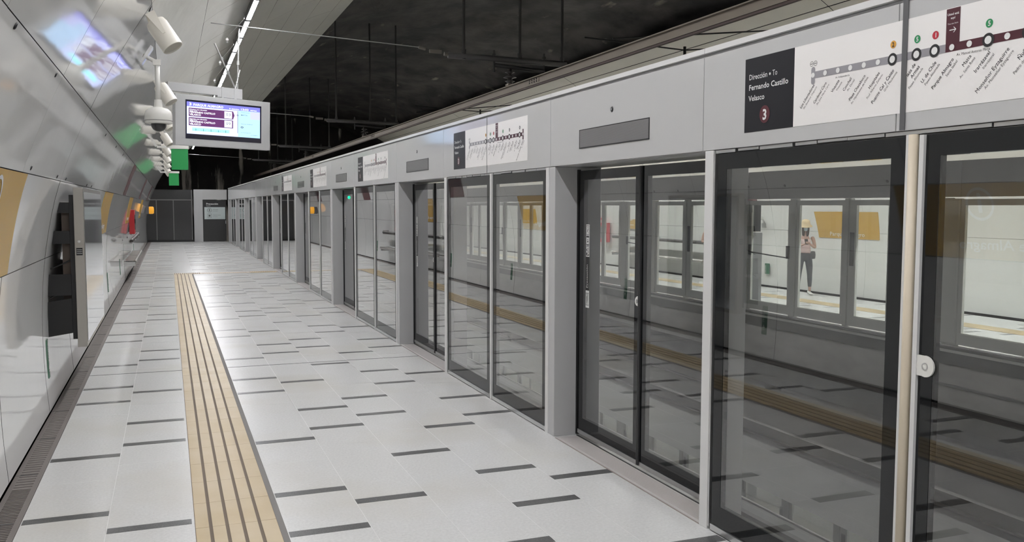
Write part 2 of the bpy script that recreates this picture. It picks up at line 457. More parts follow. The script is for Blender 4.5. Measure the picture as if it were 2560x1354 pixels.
def door_leaf(y0, y1, left):
    yc = (y0+y1)/2; hw = (y1-y0)/2
    r = empty('door_leaf', (XR, yc, 0))
    MB().box(.010, .022, -hw+.0855, hw-.0855, .1605, 2.1145).build('glass_pane', GLASS, r)
    b = MB()
    for a0, a1, b0, b1 in ((-hw, -hw+.085, .06, 2.19), (hw-.085, hw, .06, 2.19), (-hw+.085, hw-.085, .06, .16), (-hw+.085, hw-.085, 2.115, 2.19)):
        b.box(.0095, .045, a0, a1, b0, b1)
    b.build('dark_border', FRIT, r)
    MB().box(.004, .03, -hw+.005, hw-.005, .025, .058).build('bottom_rail', ALU, r)
    e = MB(); e.box(-.004, .046, (-hw+.001) if left else (hw-.012), (-hw+.012) if left else hw-.001, .03, 2.19)
    e.build('meeting_edge', mat('edge_rubber_grey', (.035, .035, .037), .5), r)
    if left:
        st = MB(); fn = lambda u, v: (.0085, hw-.19-u, v)
        def FN(u, v): return (.0082, hw-.135-u, v)
        s_ = MB()
        rect(s_, 0, .062, 1.085, 1.757, FN, 0)
        sk = s_.build('warning_sticker', STW, r)
        def F2(u, v): return (.0072, hw-.135-u, v)
        t = MB(); rect(t, 0, .062, 1.225, 1.497, F2); t.build('black_band', INK, sk)
        def F4(u, v): return (.0052, hw-.135-u, v)
        t = MB(); put_text(t, 'Precaución', .040, 1.245, .034, F4, ang=math.pi/2, bold=.01, width=.19)
        put_text(t, 'Caution', .054, 1.245, .013, F4, ang=math.pi/2)
        t.build('lettering', STW, sk)
        t = MB()
        for zc in (1.155, 1.545, 1.627, 1.71):
            hz = .038 if zc > 1.2 else .05
            for u0_, u1_, v0_, v1_ in ((.006, .056, zc+hz-.004, zc+hz), (.006, .056, zc-hz, zc-hz+.004), (.006, .009, zc-hz, zc+hz), (.053, .056, zc-hz, zc+hz)):
                rect(t, u0_, u1_, v0_, v1_, F2)
        disc(t, .03, 1.190, .006, F2, 10); rect(t, .025, .035, 1.135, 1.183, F2); rect(t, .018, .022, 1.12, 1.178, F2); rect(t, .026, .029, 1.115, 1.14, F2); rect(t, .031, .034, 1.115, 1.14, F2)
        disc(t, .034, 1.733, .005, F2, 10); poly(t, [(.018, 1.70), (.024, 1.695), (.042, 1.722), (.036, 1.726)], F2); poly(t, [(.03, 1.705), (.034, 1.70), (.046, 1.688), (.044, 1.684)], F2)
        rect(t, .008, .054, 1.652, 1.663, F2); disc(t, .03, 1.635, .006, F2, 10); poly(t, [(.02, 1.622), (.025, 1.612), (.044, 1.618), (.04, 1.626)], F2); rect(t, .008, .054, 1.591, 1.597, F2)
        rect(t, .008, .026, 1.512, 1.53, F2); disc(t, .036, 1.562, .006, F2, 10); poly(t, [(.028, 1.55), (.034, 1.555), (.046, 1.53), (.04, 1.528)], F2); rect(t, .008, .02, 1.545, 1.56, F2); rect(t, .04, .054, 1.509, 1.518, F2)
        t.build('pictogram_print', INK, sk)
        t = MB(); t.lathe([(.0001, .007), (.033, .006), (.036, 0)], (.010, -hw+.035, 1.22), 24, 0, (-1, 0, 0)); hb = t.build('round_button', WHT, r)
        t = MB(); disc(t, 0, 0, .014, lambda u, v: (.0015, -hw+.035-u, 1.22+v), 16, 0, .009); rect(t, -.004, .004, -.003, .003, lambda u, v: (.0015, -hw+.035-u, 1.22+v)); t.build('button_mark', INKG, hb)
    else:
        pass
    return r
dl = door_leaf(5.562, 6.585, True); dr = door_leaf(4.46, 5.558, False)
pair = {}
for k in KR:
    for left, pr in ((True, dl), (False, dr)):
        if k == 0: d = pr
        else:
            d = copy_tree(pr); d.location.y = pr.location.y+k*P
        nm = 'out of frame behind the viewer' if k == -1 else None
        if k == -1:
            for ch in kids(d):
                for c2 in kids(ch): bpy.data.objects.remove(c2)
                bpy.data.objects.remove(ch)
            bpy.data.objects.remove(d); continue
        tag(d, 'sliding glass door leaf %s warning sticker in the %s doorway past the beige post' % ('with' if left else 'without', ORD[k]),
            'sliding door', 'sliding door leaves of the platform screen')
# pillars, posts, mullions, sills
def pillar():
    r = empty('screen_pillar', (X0, 6.695, 0))
    MB().box(.003, .42, -.085, .085, 0, ZH0-.004).build('pillar_body', SCR, r, bevel=.004)
    MB().box(-.004, .02, .03, .087, .0, ZH0-.005).build('edge_strip', SCRW, r)
    MB().box(.20, .225, -.105, -.086, .01, 2.2).build('door_seal', BLK, r)
    return r
pp = pillar()
def post():
    r = empty('screen_post', (X0, 4.40, 0))
    MB().box(-.004, .24, -.042, .042, 0, ZH0-.003).build('post_body', SCRW, r, bevel=.003)
    MB().box(.0, .05, -.056, -.0425, .02, 2.2).build('seal_strip', ALU, r)
    return r
po = post()
mu = MB().box(-.006, .06, -.022, .022, .0, ZH0-.01).build('mullion', SCRW, loc=(X0, MUL, 0), bevel=.002)
mu['category'] = 'mullion'
sill = empty('door_sill', (X0, 5.5, 0))
sm = MB(); sm.box(.004, .19, -1.06, 1.07, -.01, .004)
for i in range(16): sm.box(.03+i*.0095, .034+i*.0095, -1.02, 1.03, .004, .0065)
sm.build('ribbed_plate', mat('sill_stone_grey', (.50, .475, .465), .45), sill)
MB().box(.190, .203, -1.06, 1.07, -.005, .007).build('track_groove', BLK, sill)
MB().box(-.0045, .0035, -1.06, 1.07, -.01, .0025).build('edge_joint', mat('sill_joint', (.30, .26, .24), .6), sill)
for k in KR:
    if k >= 0:
        for src, nm, lab, cat, grp in ((pp, 'p', 'deep grey pillar on far side of the %s doorway past the beige post' % ORD[k], 'pillar', 'box pillars of the platform screen'),
                                  (sill, 's', 'pale ribbed threshold plate of the %s doorway past the beige post' % ORD[k], 'door sill', 'thresholds of the screen doors'),
                                  (po, 'o', 'slim whitish post on near side of the %s doorway past the beige post' % ORD[k], 'post', 'slim posts of the platform screen')):
            t = src if k == 0 else copy_tree(src)
            t.location.y = src.location.y+k*P if k else src.location.y
            tag(t, lab, cat, grp)
    if 0 <= k < 8:
        t = mu if k == 0 else copy_tree(mu)
        if k: t.location.y = MUL+k*P
        tag(t, 'thin white mullion %s' % bay_label(k), 'mullion', 'thin mullions of the platform screen')
# the wide beige edged post beside the emergency door
bm_ = empty('screen_post', (X0, 2.90, 0))
b = MB(); b.box(-.002, .10, -.018, .032, 0, 2.205); b.build('post_body', SCRW, bm_)
b = MB(); b.tube((.006, -.003, 0), (.006, -.003, 2.205), .021, 16); b.build('rounded_gasket', BEIGE, bm_, smooth=True)
tag(bm_, 'tall beige rounded post between the two nearest large glass panels', 'post')

# header panels
HK = [(-1, 'map'), *[(k, t) for k in range(0, 9) for t in ('door', 'map')]]
def header(y0, y1, grille):
    hw = (y1-y0)/2; yc = (y0+y1)/2
    r = empty('screen_header', (X0, yc, ZH0))
    hh = 2.765-ZH0
    MB().box(0, .03, -hw+.003, hw-.003, 0, hh).build('cover_sheet', HDR, r, bevel=.002)
    b = MB(); b.box(.031, .44, -hw, hw, .006, hh+.02); b.box(.03, .44, -hw, hw, -.003, .006); b.build('drive_box', SCR, r)
    b = MB(); b.box(.002, .22, -hw+.002, hw-.002, hh+.022, hh+.052); b.build('top_ledge', SCRW, r)
    if grille:
        g = MB(); yg0, yg1, zg0, zg1 = 5.104-yc, 6.142-yc, 2.343-ZH0, 2.473-ZH0
        for a0, a1, b0, b1 in ((yg0, yg1, zg0-.006, zg0), (yg0, yg1, zg1, zg1+.006), (yg0-.008, yg0, zg0-.006, zg1+.006), (yg1, yg1+.008, zg0-.006, zg1+.006)):
            g.box(-.004, .001, a0, a1, b0, b1)
        gr = g.build('grille_frame', BLK, r)
        g = MB(); g.box(-.0012, .0005, yg0, yg1, zg0, zg1, 1)
        for i in range(17): 
            z = zg0+.004+i*.0075; g.box(-.0035, -.0012, yg0, yg1, z, z+.0045, 0)
        g.build('louvres', [mat('louvre_grey', (.34, .335, .34), .18, metal=.3), DKM], r)
        g = MB(); c = (0, 5.624-yc, 2.583-ZH0); g.lathe([(.0001, .005), (.014, .005), (.019, .002), (.021, 0)], c, 20, 0, (-1, 0, 0)); lk = g.build('key_lock', BLK, r)
        g = MB(); g.lathe([(.0001, .0065), (.007, .006), (.008, .005)], c, 14, 0, (-1, 0, 0)); g.build('lock_core', ALU, lk)
    return r
hd = header(4.475, 6.70, True); hplain = None
ha = header(6.70, 8.25, False); hb_ = header(8.25, 9.73, False)
for k in KR:
    for src, tpe in ((hd, 'door'), (ha, 'near'), (hb_, 'far')):
        if k == 8 and tpe != 'door': continue
        if k == -1 and tpe == 'door': continue
        if tpe == 'door' and k >= 5:
            if hplain is None: hplain = header(4.475+k*P, 6.70+k*P, False); t = hplain
            else:
                t = copy_tree(hplain); t.location.y = src.location.y+k*P
            tag(t, 'header cover without grille above the %s doorway past the beige post' % ORD[k], 'header panel', 'header covers of the platform screen'); continue
        t = src if k == 0 else copy_tree(src)
        if k: t.location.y = src.location.y+k*P
        if tpe == 'door': lab = 'grey header cover with slotted grille above the %s doorway past the beige post' % ORD[k]
        elif k == -1: lab = 'grey header cover behind the %s half of the biggest line map' % ('cut-off' if tpe == 'near' else 'dark-block')
        else: lab = '%s grey header cover %s' % ('nearer plain' if tpe == 'near' else 'farther plain', bay_label(k))
        tag(t, lab, 'header panel', 'header covers of the platform screen')
for k in (0, 1):   # untidy bright metal trim hanging under the headers of the glazed bays
    t = empty('header_trim', (X0, 8.18+(k-1)*P, ZH0))
    m = MB(); y = -1.42
    while y < 1.40:
        l_ = random.uniform(.10, .35); m.box(.004+random.uniform(0, .004), .012, y, min(y+l_, 1.42), -.016-random.uniform(0, .006), -.004); y += l_+random.uniform(.0, .03)
    m.build('foil_strip', ALU, t)
    m = MB(); m.box(.012, .03, -1.42, 1.42, -.022, -.004); m.build('dark_gap', BLK, t)
    tag(t, ['creased shiny foil strip under the header above the biggest glass panels', 'creased shiny foil strip under the header between the nearest and second doorways'][k], 'trim strip')

# ------------------------------------------------------------------ line maps on the header
NAMES = [('Los Libertadores', 'Av. Américo Vespucio'), ('Cardenal Caro', 'Av. José María Caro'), ('Vivaceta', 'Vivaceta'), ('Conchalí', 'Av. Dorsal'),
         ('Plaza Chacabuco', 'Av. Hipódromo de Chile'), ('Hospitales', 'Prof. Alberto Zañartu'), ('Puente Cal y Canto', 'Gral. Mackenna'),
         ('Plaza de Armas', 'Paseo Ahumada'), ('U. de Chile', 'Paseo Ahumada'), ('Parque Almagro', 'Santa Isabel'), ('Matta', 'Av. Santa Rosa'),
         ('Irarrázaval', 'Irarrázaval'), ('Monseñor Eyzaguirre', 'Av. Monseñor Eyzaguirre'), ('Ñuñoa', 'Pedro de Valdivia'),
         ('Chile España', 'Av. Irarrázaval'), ('Villa Frei', 'Av. Ramón Cruz'), ('Plaza Egaña', 'Av. Ossandón'), ('Fernando Castillo Velasco', 'Av. Tobalaba')]
US = [.545, .63, .716, .797, .882, .967, 1.05, 1.182, 1.276, 1.362, 1.445, 1.53, 1.613, 1.70, 1.785, 1.87, 1.955, 2.035]
TRANS = {6: ('2', 2), 7: ('5', 0), 8: ('1', 1), 11: ('5', 0), 13: ('6', 3), 16: ('4', 3)}
def line_map(full):
    r = empty('line_map', (X0, 4.073, 2.30))
    x = -.0015
    def FN(d): return lambda u, v: (x-d, -u, v)
    m = MB(); m.box(x, -.0005, -2.14, -.404, 0, .391); m.build('white_sheet', MAPW, r)
    m = MB(); m.box(x, -.0005, -.404, 0, 0, .391); bl = m.build('dark_block', MAPD, r)
    t = MB(); f1 = FN(.0012)
    put_text(t, 'Dirección', .035, .277, .041, f1, width=.155, bold=.008); disc(t, .212, .289, .007, f1, 12)
    put_text(t, 'To', .232, .277, .041, f1, width=.040)
    put_text(t, 'Fernando Castillo', .035, .222, .041, f1, width=.325, bold=.014); put_text(t, 'Velasco', .035, .165, .041, f1, width=.135, bold=.014)
    t.build('direction_lettering', STW, bl)
    t = MB(); disc(t, .175, .085, .046, f1, 32, sx=.92); ci = t.build('line_circle', MMARD, bl)
    t = MB(); put_text(t, '3', .175, .058, .075, FN(.0024), center=True, bold=.03); t.build('line_number', STW, ci)
    a = MB(); vb, vt = .219, .252; f1 = FN(.0008)
    rect(a, .545, 1.33, vb, vt, f1); rect(a, .531, .559, .205, .262, f1); disc(a, .545, .205, .014, f1, 14); disc(a, .545, .262, .014, f1, 14)
    a.build('grey_line', MAPG, r)
    a = MB(); rect(a, 1.33, 2.035, vb, vt, f1); rect(a, 1.33, 1.397, vt, .389, f1); rect(a, 2.022, 2.05, .19, .28, f1)
    mb_ = a.build('maroon_line', MMAR, r)
    a = MB(); f2 = FN(.0016)
    for i in TRANS: disc(a, US[i], .2355, .0265, f2, 26)
    a.build('interchange_dot', INK, r)
    a = MB(); f3 = FN(.0024)
    for i, u in enumerate(US): disc(a, u, .2355, .0155 if i in TRANS else .0125, f3, 20)
    put_text(a, 'Usted está', 1.3635, .362, .013, f3, center=True, bold=.02); put_text(a, 'aquí', 1.3635, .347, .013, f3, center=True, bold=.02)
    put_text(a, 'You are here', 1.3635, .326, .0095, f3, center=True)
    rect(a, 1.348, 1.376, .302, .306, f3); poly(a, [(1.366, .315), (1.370, .315), (1.381, .304), (1.370, .293), (1.366, .293), (1.376, .304)], f3)
    a.build('station_dot', STW, r)
    for ci_, m_ in ((0, MGRN), (1, MRED), (2, MORG), (3, INKG)):
        a = MB(); b2 = MB()
        for i, (s_, c_) in TRANS.items():
            if c_ != ci_: continue
            vv = .298; disc(a, US[i]+.002, vv, .0165, f1, 22)
            put_text(b2, s_, US[i]+.002, vv-.0095, .027, f2, center=True, bold=.02)
        o_ = a.build('interchange_badge', m_, r)
        b2.build('badge_number', INK if ci_ == 2 else STW, o_)
    a = MB(); b2 = MB()
    for i, (n1, n2) in enumerate(NAMES):
        sz = .0205 if i < 6 else (.0225 if i < 12 else .0235)
        rows = ((n1, sz, 0, .006, a), (n2, sz*.72, .018, 0, b2))
        if i == 7: rows = (('Plaza de', sz, -.014, .006, a), ('Armas', sz, .008, .006, a), (n2, sz*.72, .026, 0, b2))
        for t_, s_, dx, bo, out in rows:
            if 'M' in t_: bo = 0
            vs, fs, wd = text_data(t_, bo); L = wd*s_
            ang = math.atan2(1, .92)
            u1, v1 = US[i]+.012+dx, .186-dx*.55
            put_text(out, t_, u1-L*math.cos(ang), v1-L*math.sin(ang), s_, f1, ang=ang, bold=bo)
    a.build('station_lettering', INK, r)
    put_text(b2, 'Av. Independencia', .70, .200, .0125, f1); put_text(b2, 'Av. Manuel Antonio Matta', 1.385, .198, .0145, f1)
    b2.build('street_lettering', INKG, r)
    a = MB(); disc(a, .533, .291, .0125, f1, 18, 0, .0105); disc(a, .560, .291, .0125, f1, 18, 0, .0105); rect(a, .524, .542, .2895, .2925, f1); rect(a, .551, .569, .2895, .2925, f1)
    a.build('bus_print', INKG, r)
    return r
lm = line_map(True)
tag(lm, 'biggest line map with readable station names, cut by the photo edge', 'line map', 'line maps along the header')
for k in range(1, 5):
    t = copy_tree(lm); t.location.y = 4.073+k*5.262
    tag(t, 'white line map %s' % bay_label(k-1), 'line map', 'line maps along the header')
# black joint across the big map
j = MB().box(-.006, -.003, 2.94, 2.968, ZH0+.002, 2.83).build('header_joint', DKM, loc=(X0, 0, 0)); tag(j, 'wide dark vertical joint splitting the biggest line map', 'joint strip')
j = MB().box(-.0045, -.003, 8.2475, 8.2525, ZH0+.002, 2.765).build('header_joint', DKM, loc=(X0, 0, 0)); tag(j, 'thin vertical joint through the middle of the blue-lit second line map', 'joint strip')
# green lamp above the third doorway
gl = MB(); gl.lathe([(.0001, .02), (.02, .015), (.028, 0)], (XR+.005, 2*P+6.0, 2.06), 16, 0, (-1, 0, 0)); g_ = gl.build('status_lamp', LED, smooth=True)
tag(g_, 'small glowing green status lamp at the top of the third doorway', 'lamp')

# ------------------------------------------------------------------ drain channel and tactile paving
dc = empty('drain_channel', (0, 0, 0))
m = MB(); m.box(-1.05, -.87, Y0, Y1, -.30, -.015, 0)
m.box(-.905, -.872, Y0, Y1, -.02, .004, 1); m.box(-1.05, -1.02, Y0, Y1, -.02, .002, 1)
y = Y0+.02
while y < 6.6:
    m.box(-1.02, -.905, y, y+.016, -.014, .0005, 1); y += .030
while y < Y1: m.box(-1.02, -.905, y, y+.05, -.014, .0005, 1); y += .062
m.build('grating', [BLK, GUT], dc)
m = MB(); yy = Y0+.3
while yy < Y1: m.box(-1.05, -.872, yy, yy+.008, .0012, .003); yy += 1.05
m.build('joint_plates', DKM, dc)
tag(dc, 'narrow rusty-brown slotted drain channel along foot of the white wall', 'drain channel')
tp = empty('tactile_paving', (.33, 0, 0))
m = MB()
bars = [(-.225, -.150), (-.130, -.058), (-.038, .034), (.054, .126), (.146, .235)]
for a, b in bars:
    y = Y0
    while y < 26.2:
        y2 = min(y+.46, 26.2); m.box(a, b, y+.0012, y2-.0012, 0, .0055); y = y2
m.build('yellow_bars', TACT, tp)
m = MB(); m.box(-.228, .238, Y0, 26.2, -.002, .0022, 0); m.build('groove_bed', TGRV, tp)
m = MB(); m.box(.2381, .274, Y0, 26.2, -.002, .002); m.build('grey_joint', mat('grey_mortar', (.22, .21, .205), .8), tp)
m = MB(); m.box(-.228, .5, 26.2, 26.65, -.002, .002, 0)
for i in range(14):
    for j_ in range(8): m.lathe([(.016, 0), (.012, .006), (.0001, .007)], (-.2+i*.05, 26.23+j_*.05, .002), 8, 0)
m.build('blister_tiles', TACTP, tp)
tag(tp, 'long yellow ribbed tactile strip running down the platform from the lower centre', 'tactile paving')
tp2 = empty('tactile_paving', (1.7, 26.4, 0))
m = MB(); m.box(-.86, .42, -.17, .2, -.002, .002)
for i in range(22): m.box(-.84+i*.055, -.815+i*.055, -.14, .17, .002, .005)
m.build('pale_tiles', TACTP, tp2)
m = MB(); m.box(.44, 1.20, -.2, .22, -.002, .002)
for i in range(12): m.box(.46+i*.062, .50+i*.062, -.2, .22, .002, .007)
m.build('yellow_tiles', TACT, tp2)
tag(tp2, 'pale cross branch of tactile tiles ending in a yellow block by far doorway', 'tactile paving')
tp3 = MB(); tp3.box(12.75, 13.2, Y0, Y1, ZF, ZF+.004); t = tp3.build('tactile_paving', TACT); tag(t, 'yellow tactile strip on the opposite platform seen through the glass', 'tactile paving')

# ------------------------------------------------------------------ lights
def fixture(lamp):
    r = empty('light_fixture', (1.25, 0, 4.86))
    m = MB(); m.box(-.045, .045, -.77, .77, .0, .06); m.box(-.045, -.034, -.77, .77, -.034, 0); m.box(.034, .045, -.77, .77, -.034, 0); m.box(-.04, .04, -.77, -.712, -.034, 0); m.box(-.04, .04, .712, .77, -.034, 0); m.build('housing', DKM, r)
    m = MB(); m.box(-.032, .032, -.70, .70, -.022, 0); m.build('diffuser', lamp, r)
    return r
lf = fixture(LAMP); lfo = fixture(LAMPF); n_ = 0
yy = Y0+.8; first = True; cnt = 0
pos = []
while yy < Y1-.5: pos.append(yy); yy += 1.56
vis = [p for p in pos if p > 14.4]
for p_ in pos:
    o = lf if first else copy_tree(lf); first = False; o.location = (1.25, p_, 4.86)
    tag(o, 'lit white tube fitting in the continuous light line above the near platform', 'light fitting', 'tube fittings of the near light line')
for i, p_ in enumerate(pos):
    o = copy_tree(lfo) if i else lfo; o.location = (12.27, p_, 4.83)
    tag(o, 'lit white tube fitting over the opposite platform', 'light fitting', 'tube fittings of the opposite light line')
# suspension cables of the light line
for i, (y, dx) in enumerate([(14.6, -.12), (17.0, -.1), (19.5, -.08), (24, -.1)]):
    t = MB(); t.tube((1.17, y, 4.80), (1.05+dx, y+.3, 4.55), .006, 6); t.tube((1.17, y, 4.80), (1.17, y, 4.90), .008, 6); t.tube((1.05+dx, y+.3, 4.55), (1.05+dx, y+.3, 4.47), .016, 8)
    t.box(1.03+dx, 1.07+dx, y+.27, y+.33, 4.50, 4.53)
    o = t.build('support_hook', WIRE); tag(o, 'thin metal support hook hanging beside the light line, %s from the viewer' % ORD[i], 'support hook', 'hooks beside the light line')

# ------------------------------------------------------------------ overhead line
cr = empty('catenary_rail', (4.8, 0, 3.565))
m = MB(); m.box(-.012, .012, Y0, Y1+5, .03, .125); m.box(-.045, .045, Y0, Y1+5, .112, .125); m.box(-.03, .03, Y0, Y1+5, .022, .04); m.build('aluminium_profile', CATN, cr)
m = MB(); m.box(-.018, .018, Y0, Y1+5, 0, .022); m.build('contact_wire', CATD, cr)
for yb in (1.7, 12.5-.95, 22.0, 31.8, 42.5):
    m = MB(); m.box(-.02, -.012, yb-.2, yb+.2, .045, .108); pl = m.build('splice_plate', CATN, cr)
    m = MB()
    for i in range(4):
        for z in (.06, .092): m.lathe([(.0001, .006), (.011, .006), (.011, 0)], (-.0205, yb-.13+i*.085, z), 8, 0, (-1, 0, 0))
    m.build('bolts', BLK, pl)
tag(cr, 'long brown-grey overhead contact rail running above the header', 'overhead rail')
cs = empty('catenary_support', (4.8, 12.5, 0))
m = MB(); m.tube((-.96, 0, 4.085), (.92, 0, 4.062), .045, 14); m.build('cross_pipe', mat('pipe_grey', (.085, .08, .082), .45), cs, smooth=True)
m = MB(); m.tube((-.24, 0, 3.985), (.56, 0, 3.93), .03, 12); m.build('lower_pipe', PIPE, cs, smooth=True)
m = MB()
for x, z0, z1 in ((-.72, 4.10, 6.6), (.16, 4.10, 6.6), (.85, 4.08, 6.6)):
    m.tube((x, 0, z0), (x, 0, z1), .022, 8); m.tube((x, 0, z0-.06), (x, 0, z0+.08), .035, 8)
for x in (-.25, .55): m.tube((x, 0, 3.88), (x, 0, 4.2), .014, 8); m.tube((x, 0, 4.12), (x, 0, 4.15), .03, 8)
m.build('hanger', PIPE, cs)
m = MB(); m.lathe([(.02, .25), (.03, .24), (.03, .21), (.075, .19), (.03, .17), (.03, .15), (.10, .115), (.035, .10), (.035, .075), (.075, .06), (.04, .04), (.05, .02)], (0, 0, 3.70), 20)
m.build('insulator', mat('insulator_brown', (.035, .03, .03), .3), cs, smooth=True)
m = MB(); m.box(-.05, .05, -.06, .06, 3.695, 3.72); m.build('clamp', CATN, cs)
m = MB(); m.tube((-4.22, 0, 4.30), (-1.40, 0, 4.17), .007, 6); m.build('stay_wire', WIRE, cs)
m = MB(); m.tube((-1.40, 0, 4.17), (-1.30, 0, 4.15), .022, 8); m.box(-1.24, -1.06, -.012, .012, 4.10, 4.15); m.tube((-1.02, 0, 4.10), (-.97, 0, 4.095), .03, 8); m.build('turnbuckle', mat('weathered_steel', (.22, .20, .18), .5, metal=.4), cs)
for i, y in enumerate((12.5, 23.05, 33.5, 44.0)):
    t = cs if i == 0 else copy_tree(cs); t.location.y = y
    tag(t, 'dark pipe support with cone insulator and stay wire hanging under the vault, %s along' % ORD[i], 'overhead line support', 'supports of the overhead rail')
# dark sagging wires before the far cladding
for i, (ya, x) in enumerate(((11.2, 7.0), (20.2, 7.0))):
    t = MB(); t.tube((x-1.6, ya+.0, 4.22), (x, ya, 4.15), .010, 6); t.tube((x, ya, 4.15), (x+3.2, ya, 4.50), .010, 6)
    t.tube((x, ya, 4.02), (x, ya, 4.20), .022, 8); t.tube((x+1.2, ya-.5, 4.22), (x+1.2, ya-.5, 4.36), .018, 8)
    t.tube((x-2.0, ya-1.6, 3.9), (x+3.4, ya-1.7, 4.5), .010, 6)
    o = t.build('stay_wire', BLK); tag(o, 'thin black stay wires with droppers crossing before the pale far cladding, %s set' % ('nearer' if i == 0 else 'farther'), 'wire')

# ------------------------------------------------------------------ speakers, dome camera, monitor
def speaker():
    r = empty('loudspeaker', (0, 9, 3.49))
    ax = Vector((.50, -.22, -.80)).normalized()
    m = MB(); m.lathe([(.0001, -.15), (.06, -.15), (.088, -.135), (.097, -.10), (.097, .15), (.092, .153), (.088, .14), (.0001, .138)], (0, 0, 0), 28, 0, ax); m.build('barrel', CREAM, r, smooth=True).modifiers.new('es', 'EDGE_SPLIT').split_angle = R(35)
    m = MB(); m.lathe([(.0001, .142), (.086, .142)], (0, 0, 0), 28, 0, ax); m.build('front_grille', mat('grille_cream', (.55, .53, .48), .7), r)
    u = ax.orthogonal().normalized(); u = Vector((0, 1, 0)); u = (u-ax*u.dot(ax)).normalized()
    m = MB()
    for s_ in (1, -1):
        c = u*.100*s_
        a_ = c+ax*.03; b_ = c*.9-ax*.20
        wv = ax.cross(u)*.028
        m.add([a_-wv*.5, a_+wv*.5, b_+wv*1.6, b_-wv*1.6, a_-wv*.5+u*s_*.005, a_+wv*.5+u*s_*.005, b_+wv*1.6+u*s_*.005, b_-wv*1.6+u*s_*.005], [(0, 1, 2, 3), (4, 7, 6, 5), (0, 4, 5, 1), (1, 5, 6, 2), (2, 6, 7, 3), (3, 7, 4, 0)])
    b_ = -ax*.20; wv = ax.cross(u)*.045
    m.add([b_+u*.095-wv, b_+u*.095+wv, b_-u*.095+wv, b_-u*.095-wv, b_+u*.095-wv-ax*.006, b_+u*.095+wv-ax*.006, b_-u*.095+wv-ax*.006, b_-u*.095-wv-ax*.006], [(0, 1, 2, 3), (4, 7, 6, 5), (0, 4, 5, 1), (1, 5, 6, 2), (2, 6, 7, 3), (3, 7, 4, 0)])
    m.build('bracket', CREAM, r)
    m = MB(); m.tube(-ax*.20, (-.20, .0, .22), .018, 10); m.tube((-.19, 0, .20), (-.205, 0, .225), .05, 14); m.build('wall_mount', ALU, r)
    m = MB(); m.tube((-.10, 0, .26), (-.09, .01, .33), .006, 6); m.tube((-.10, 0, .26), (-.12, .0, .20), .006, 6); m.build('cable', BLK, r)
    return r
sp = speaker()
for i in range(9):
    o = sp if i == 0 else copy_tree(sp); o.location.y = 9+4.7*i
    tag(o, 'cream cylindrical loudspeaker bracketed high on the white wall, %s in the row' % ORD[i], 'loudspeaker', 'loudspeakers along the wall')
dm = empty('dome_camera', (-.075, 10.5, 2.72))
m = MB(); m.lathe([(.0001, .335), (.038, .33), (.042, .285), (.044, .25), (.095, .235), (.130, .205), (.141, .165), (.143, .09), (.138, .075), (.122, .070), (.0001, .069)], (0, 0, .0), 36); m.build('body', WHT, dm, smooth=True).modifiers.new('es', 'EDGE_SPLIT').split_angle = R(40)
m = MB(); m.lathe([(.082*math.cos(R(a)), .069-.085*math.sin(R(a))) for a in range(0, 91, 10)], (0, 0, 0), 28); m.build('smoked_dome', mat('dome_smoked', (.05, .052, .055), .06), dm, smooth=True)
m = MB(); m.lathe([(.142, .10), (.1445, .10), (.1445, .105), (.142, .105)], (0, 0, 0), 36); m.build('seam_ring', INKG, dm)
m = MB(); m.tube((0, 0, .31), (0, 0, .72), .026, 16); m.build('drop_pole', WHT, dm, smooth=True)
m = MB(); m.box(-.045, .035, -.03, .03, .70, .76); m.tube((-.02, 0, .74), (-.14, 0, .80), .022, 10); m.build('arm', WHT, dm)
m = MB(); m.add([(-.17, -.09, .72), (-.17, .09, .72), (-.06, .09, .90), (-.06, -.09, .90), (-.15, -.09, .70), (-.15, .09, .70), (-.035, .09, .88), (-.035, -.09, .88)], [(0, 1, 2, 3), (4, 7, 6, 5), (0, 4, 5, 1), (1, 5, 6, 2), (2, 6, 7, 3), (3, 7, 4, 0)])
m.build('wall_plate', ALU, dm)
tag(dm, 'white dome surveillance camera hanging on a pole beside the information monitor', 'surveillance camera')

# monitor: local x right, y up, z towards the viewer
TL, TR, BL = Vector((.146, 15.1, 3.670)), Vector((1.652, 15.62, 3.645)), Vector((.109, 15.1, 2.87))
ex = (TR-TL).normalized(); ey = (TL-BL); ey = (ey-ex*ey.dot(ex)).normalized(); ez = ex.cross(ey)
tv = empty('information_monitor', TL)
MT = Matrix((ex, ey, ez)).transposed().to_4x4(); MT.translation = TL; tv.matrix_world = MT
W_, H_ = (TR-TL).length, .805
m = MB(); m.box(0, W_, -H_, 0, -.13, 0); m.build('housing', SHELL, tv, bevel=.006)
su0, su1, sv1, sv0 = .10*W_, .90*W_, -.10*H_, -.865*H_
m = MB(); m.box(su0, su1, sv0, sv1, .0005, .003); m.build('bezel', mat('monitor_bezel', (.012, .012, .03), .15), tv)
cu0, cu1, cv1, cv0 = su0+.02, su1-.024, sv1-.03, sv0+.08
def TVF(d):
    return lambda u, v: (cu0+(cu1-cu0)*u, cv1-(cv1-cv0)*v, .0035+d)
def emi(name, c, e=1.0): return mat(name, (.02, .02, .02), .25, emit=c, es=e)
EW = emi('screen_white', (.54, .62, 1.0), 1.15); EV = emi('screen_violet', (.22, .22, .95), .85); EM = emi('screen_maroon', (.14, .03, .16), .7)
EC = emi('screen_cyan', (.25, .88, .95), 1.4); ET = emi('screen_text', (.85, .92, 1), 1.6); EK = emi('screen_ink', (.12, .13, .2), .5); EP = emi('screen_pale_cyan', (.40, .66, 1.0), 1.0); EL = emi('screen_lilac', (.50, .52, 1), 1.0)
sc = MB(); rect(sc, 0, 1, 0, 1, TVF(0)); scr = sc.build('display', EW, tv)
m = MB(); rect(m, 0, 1, 0, .145, TVF(.0006)); m.build('title_band', EV, scr)
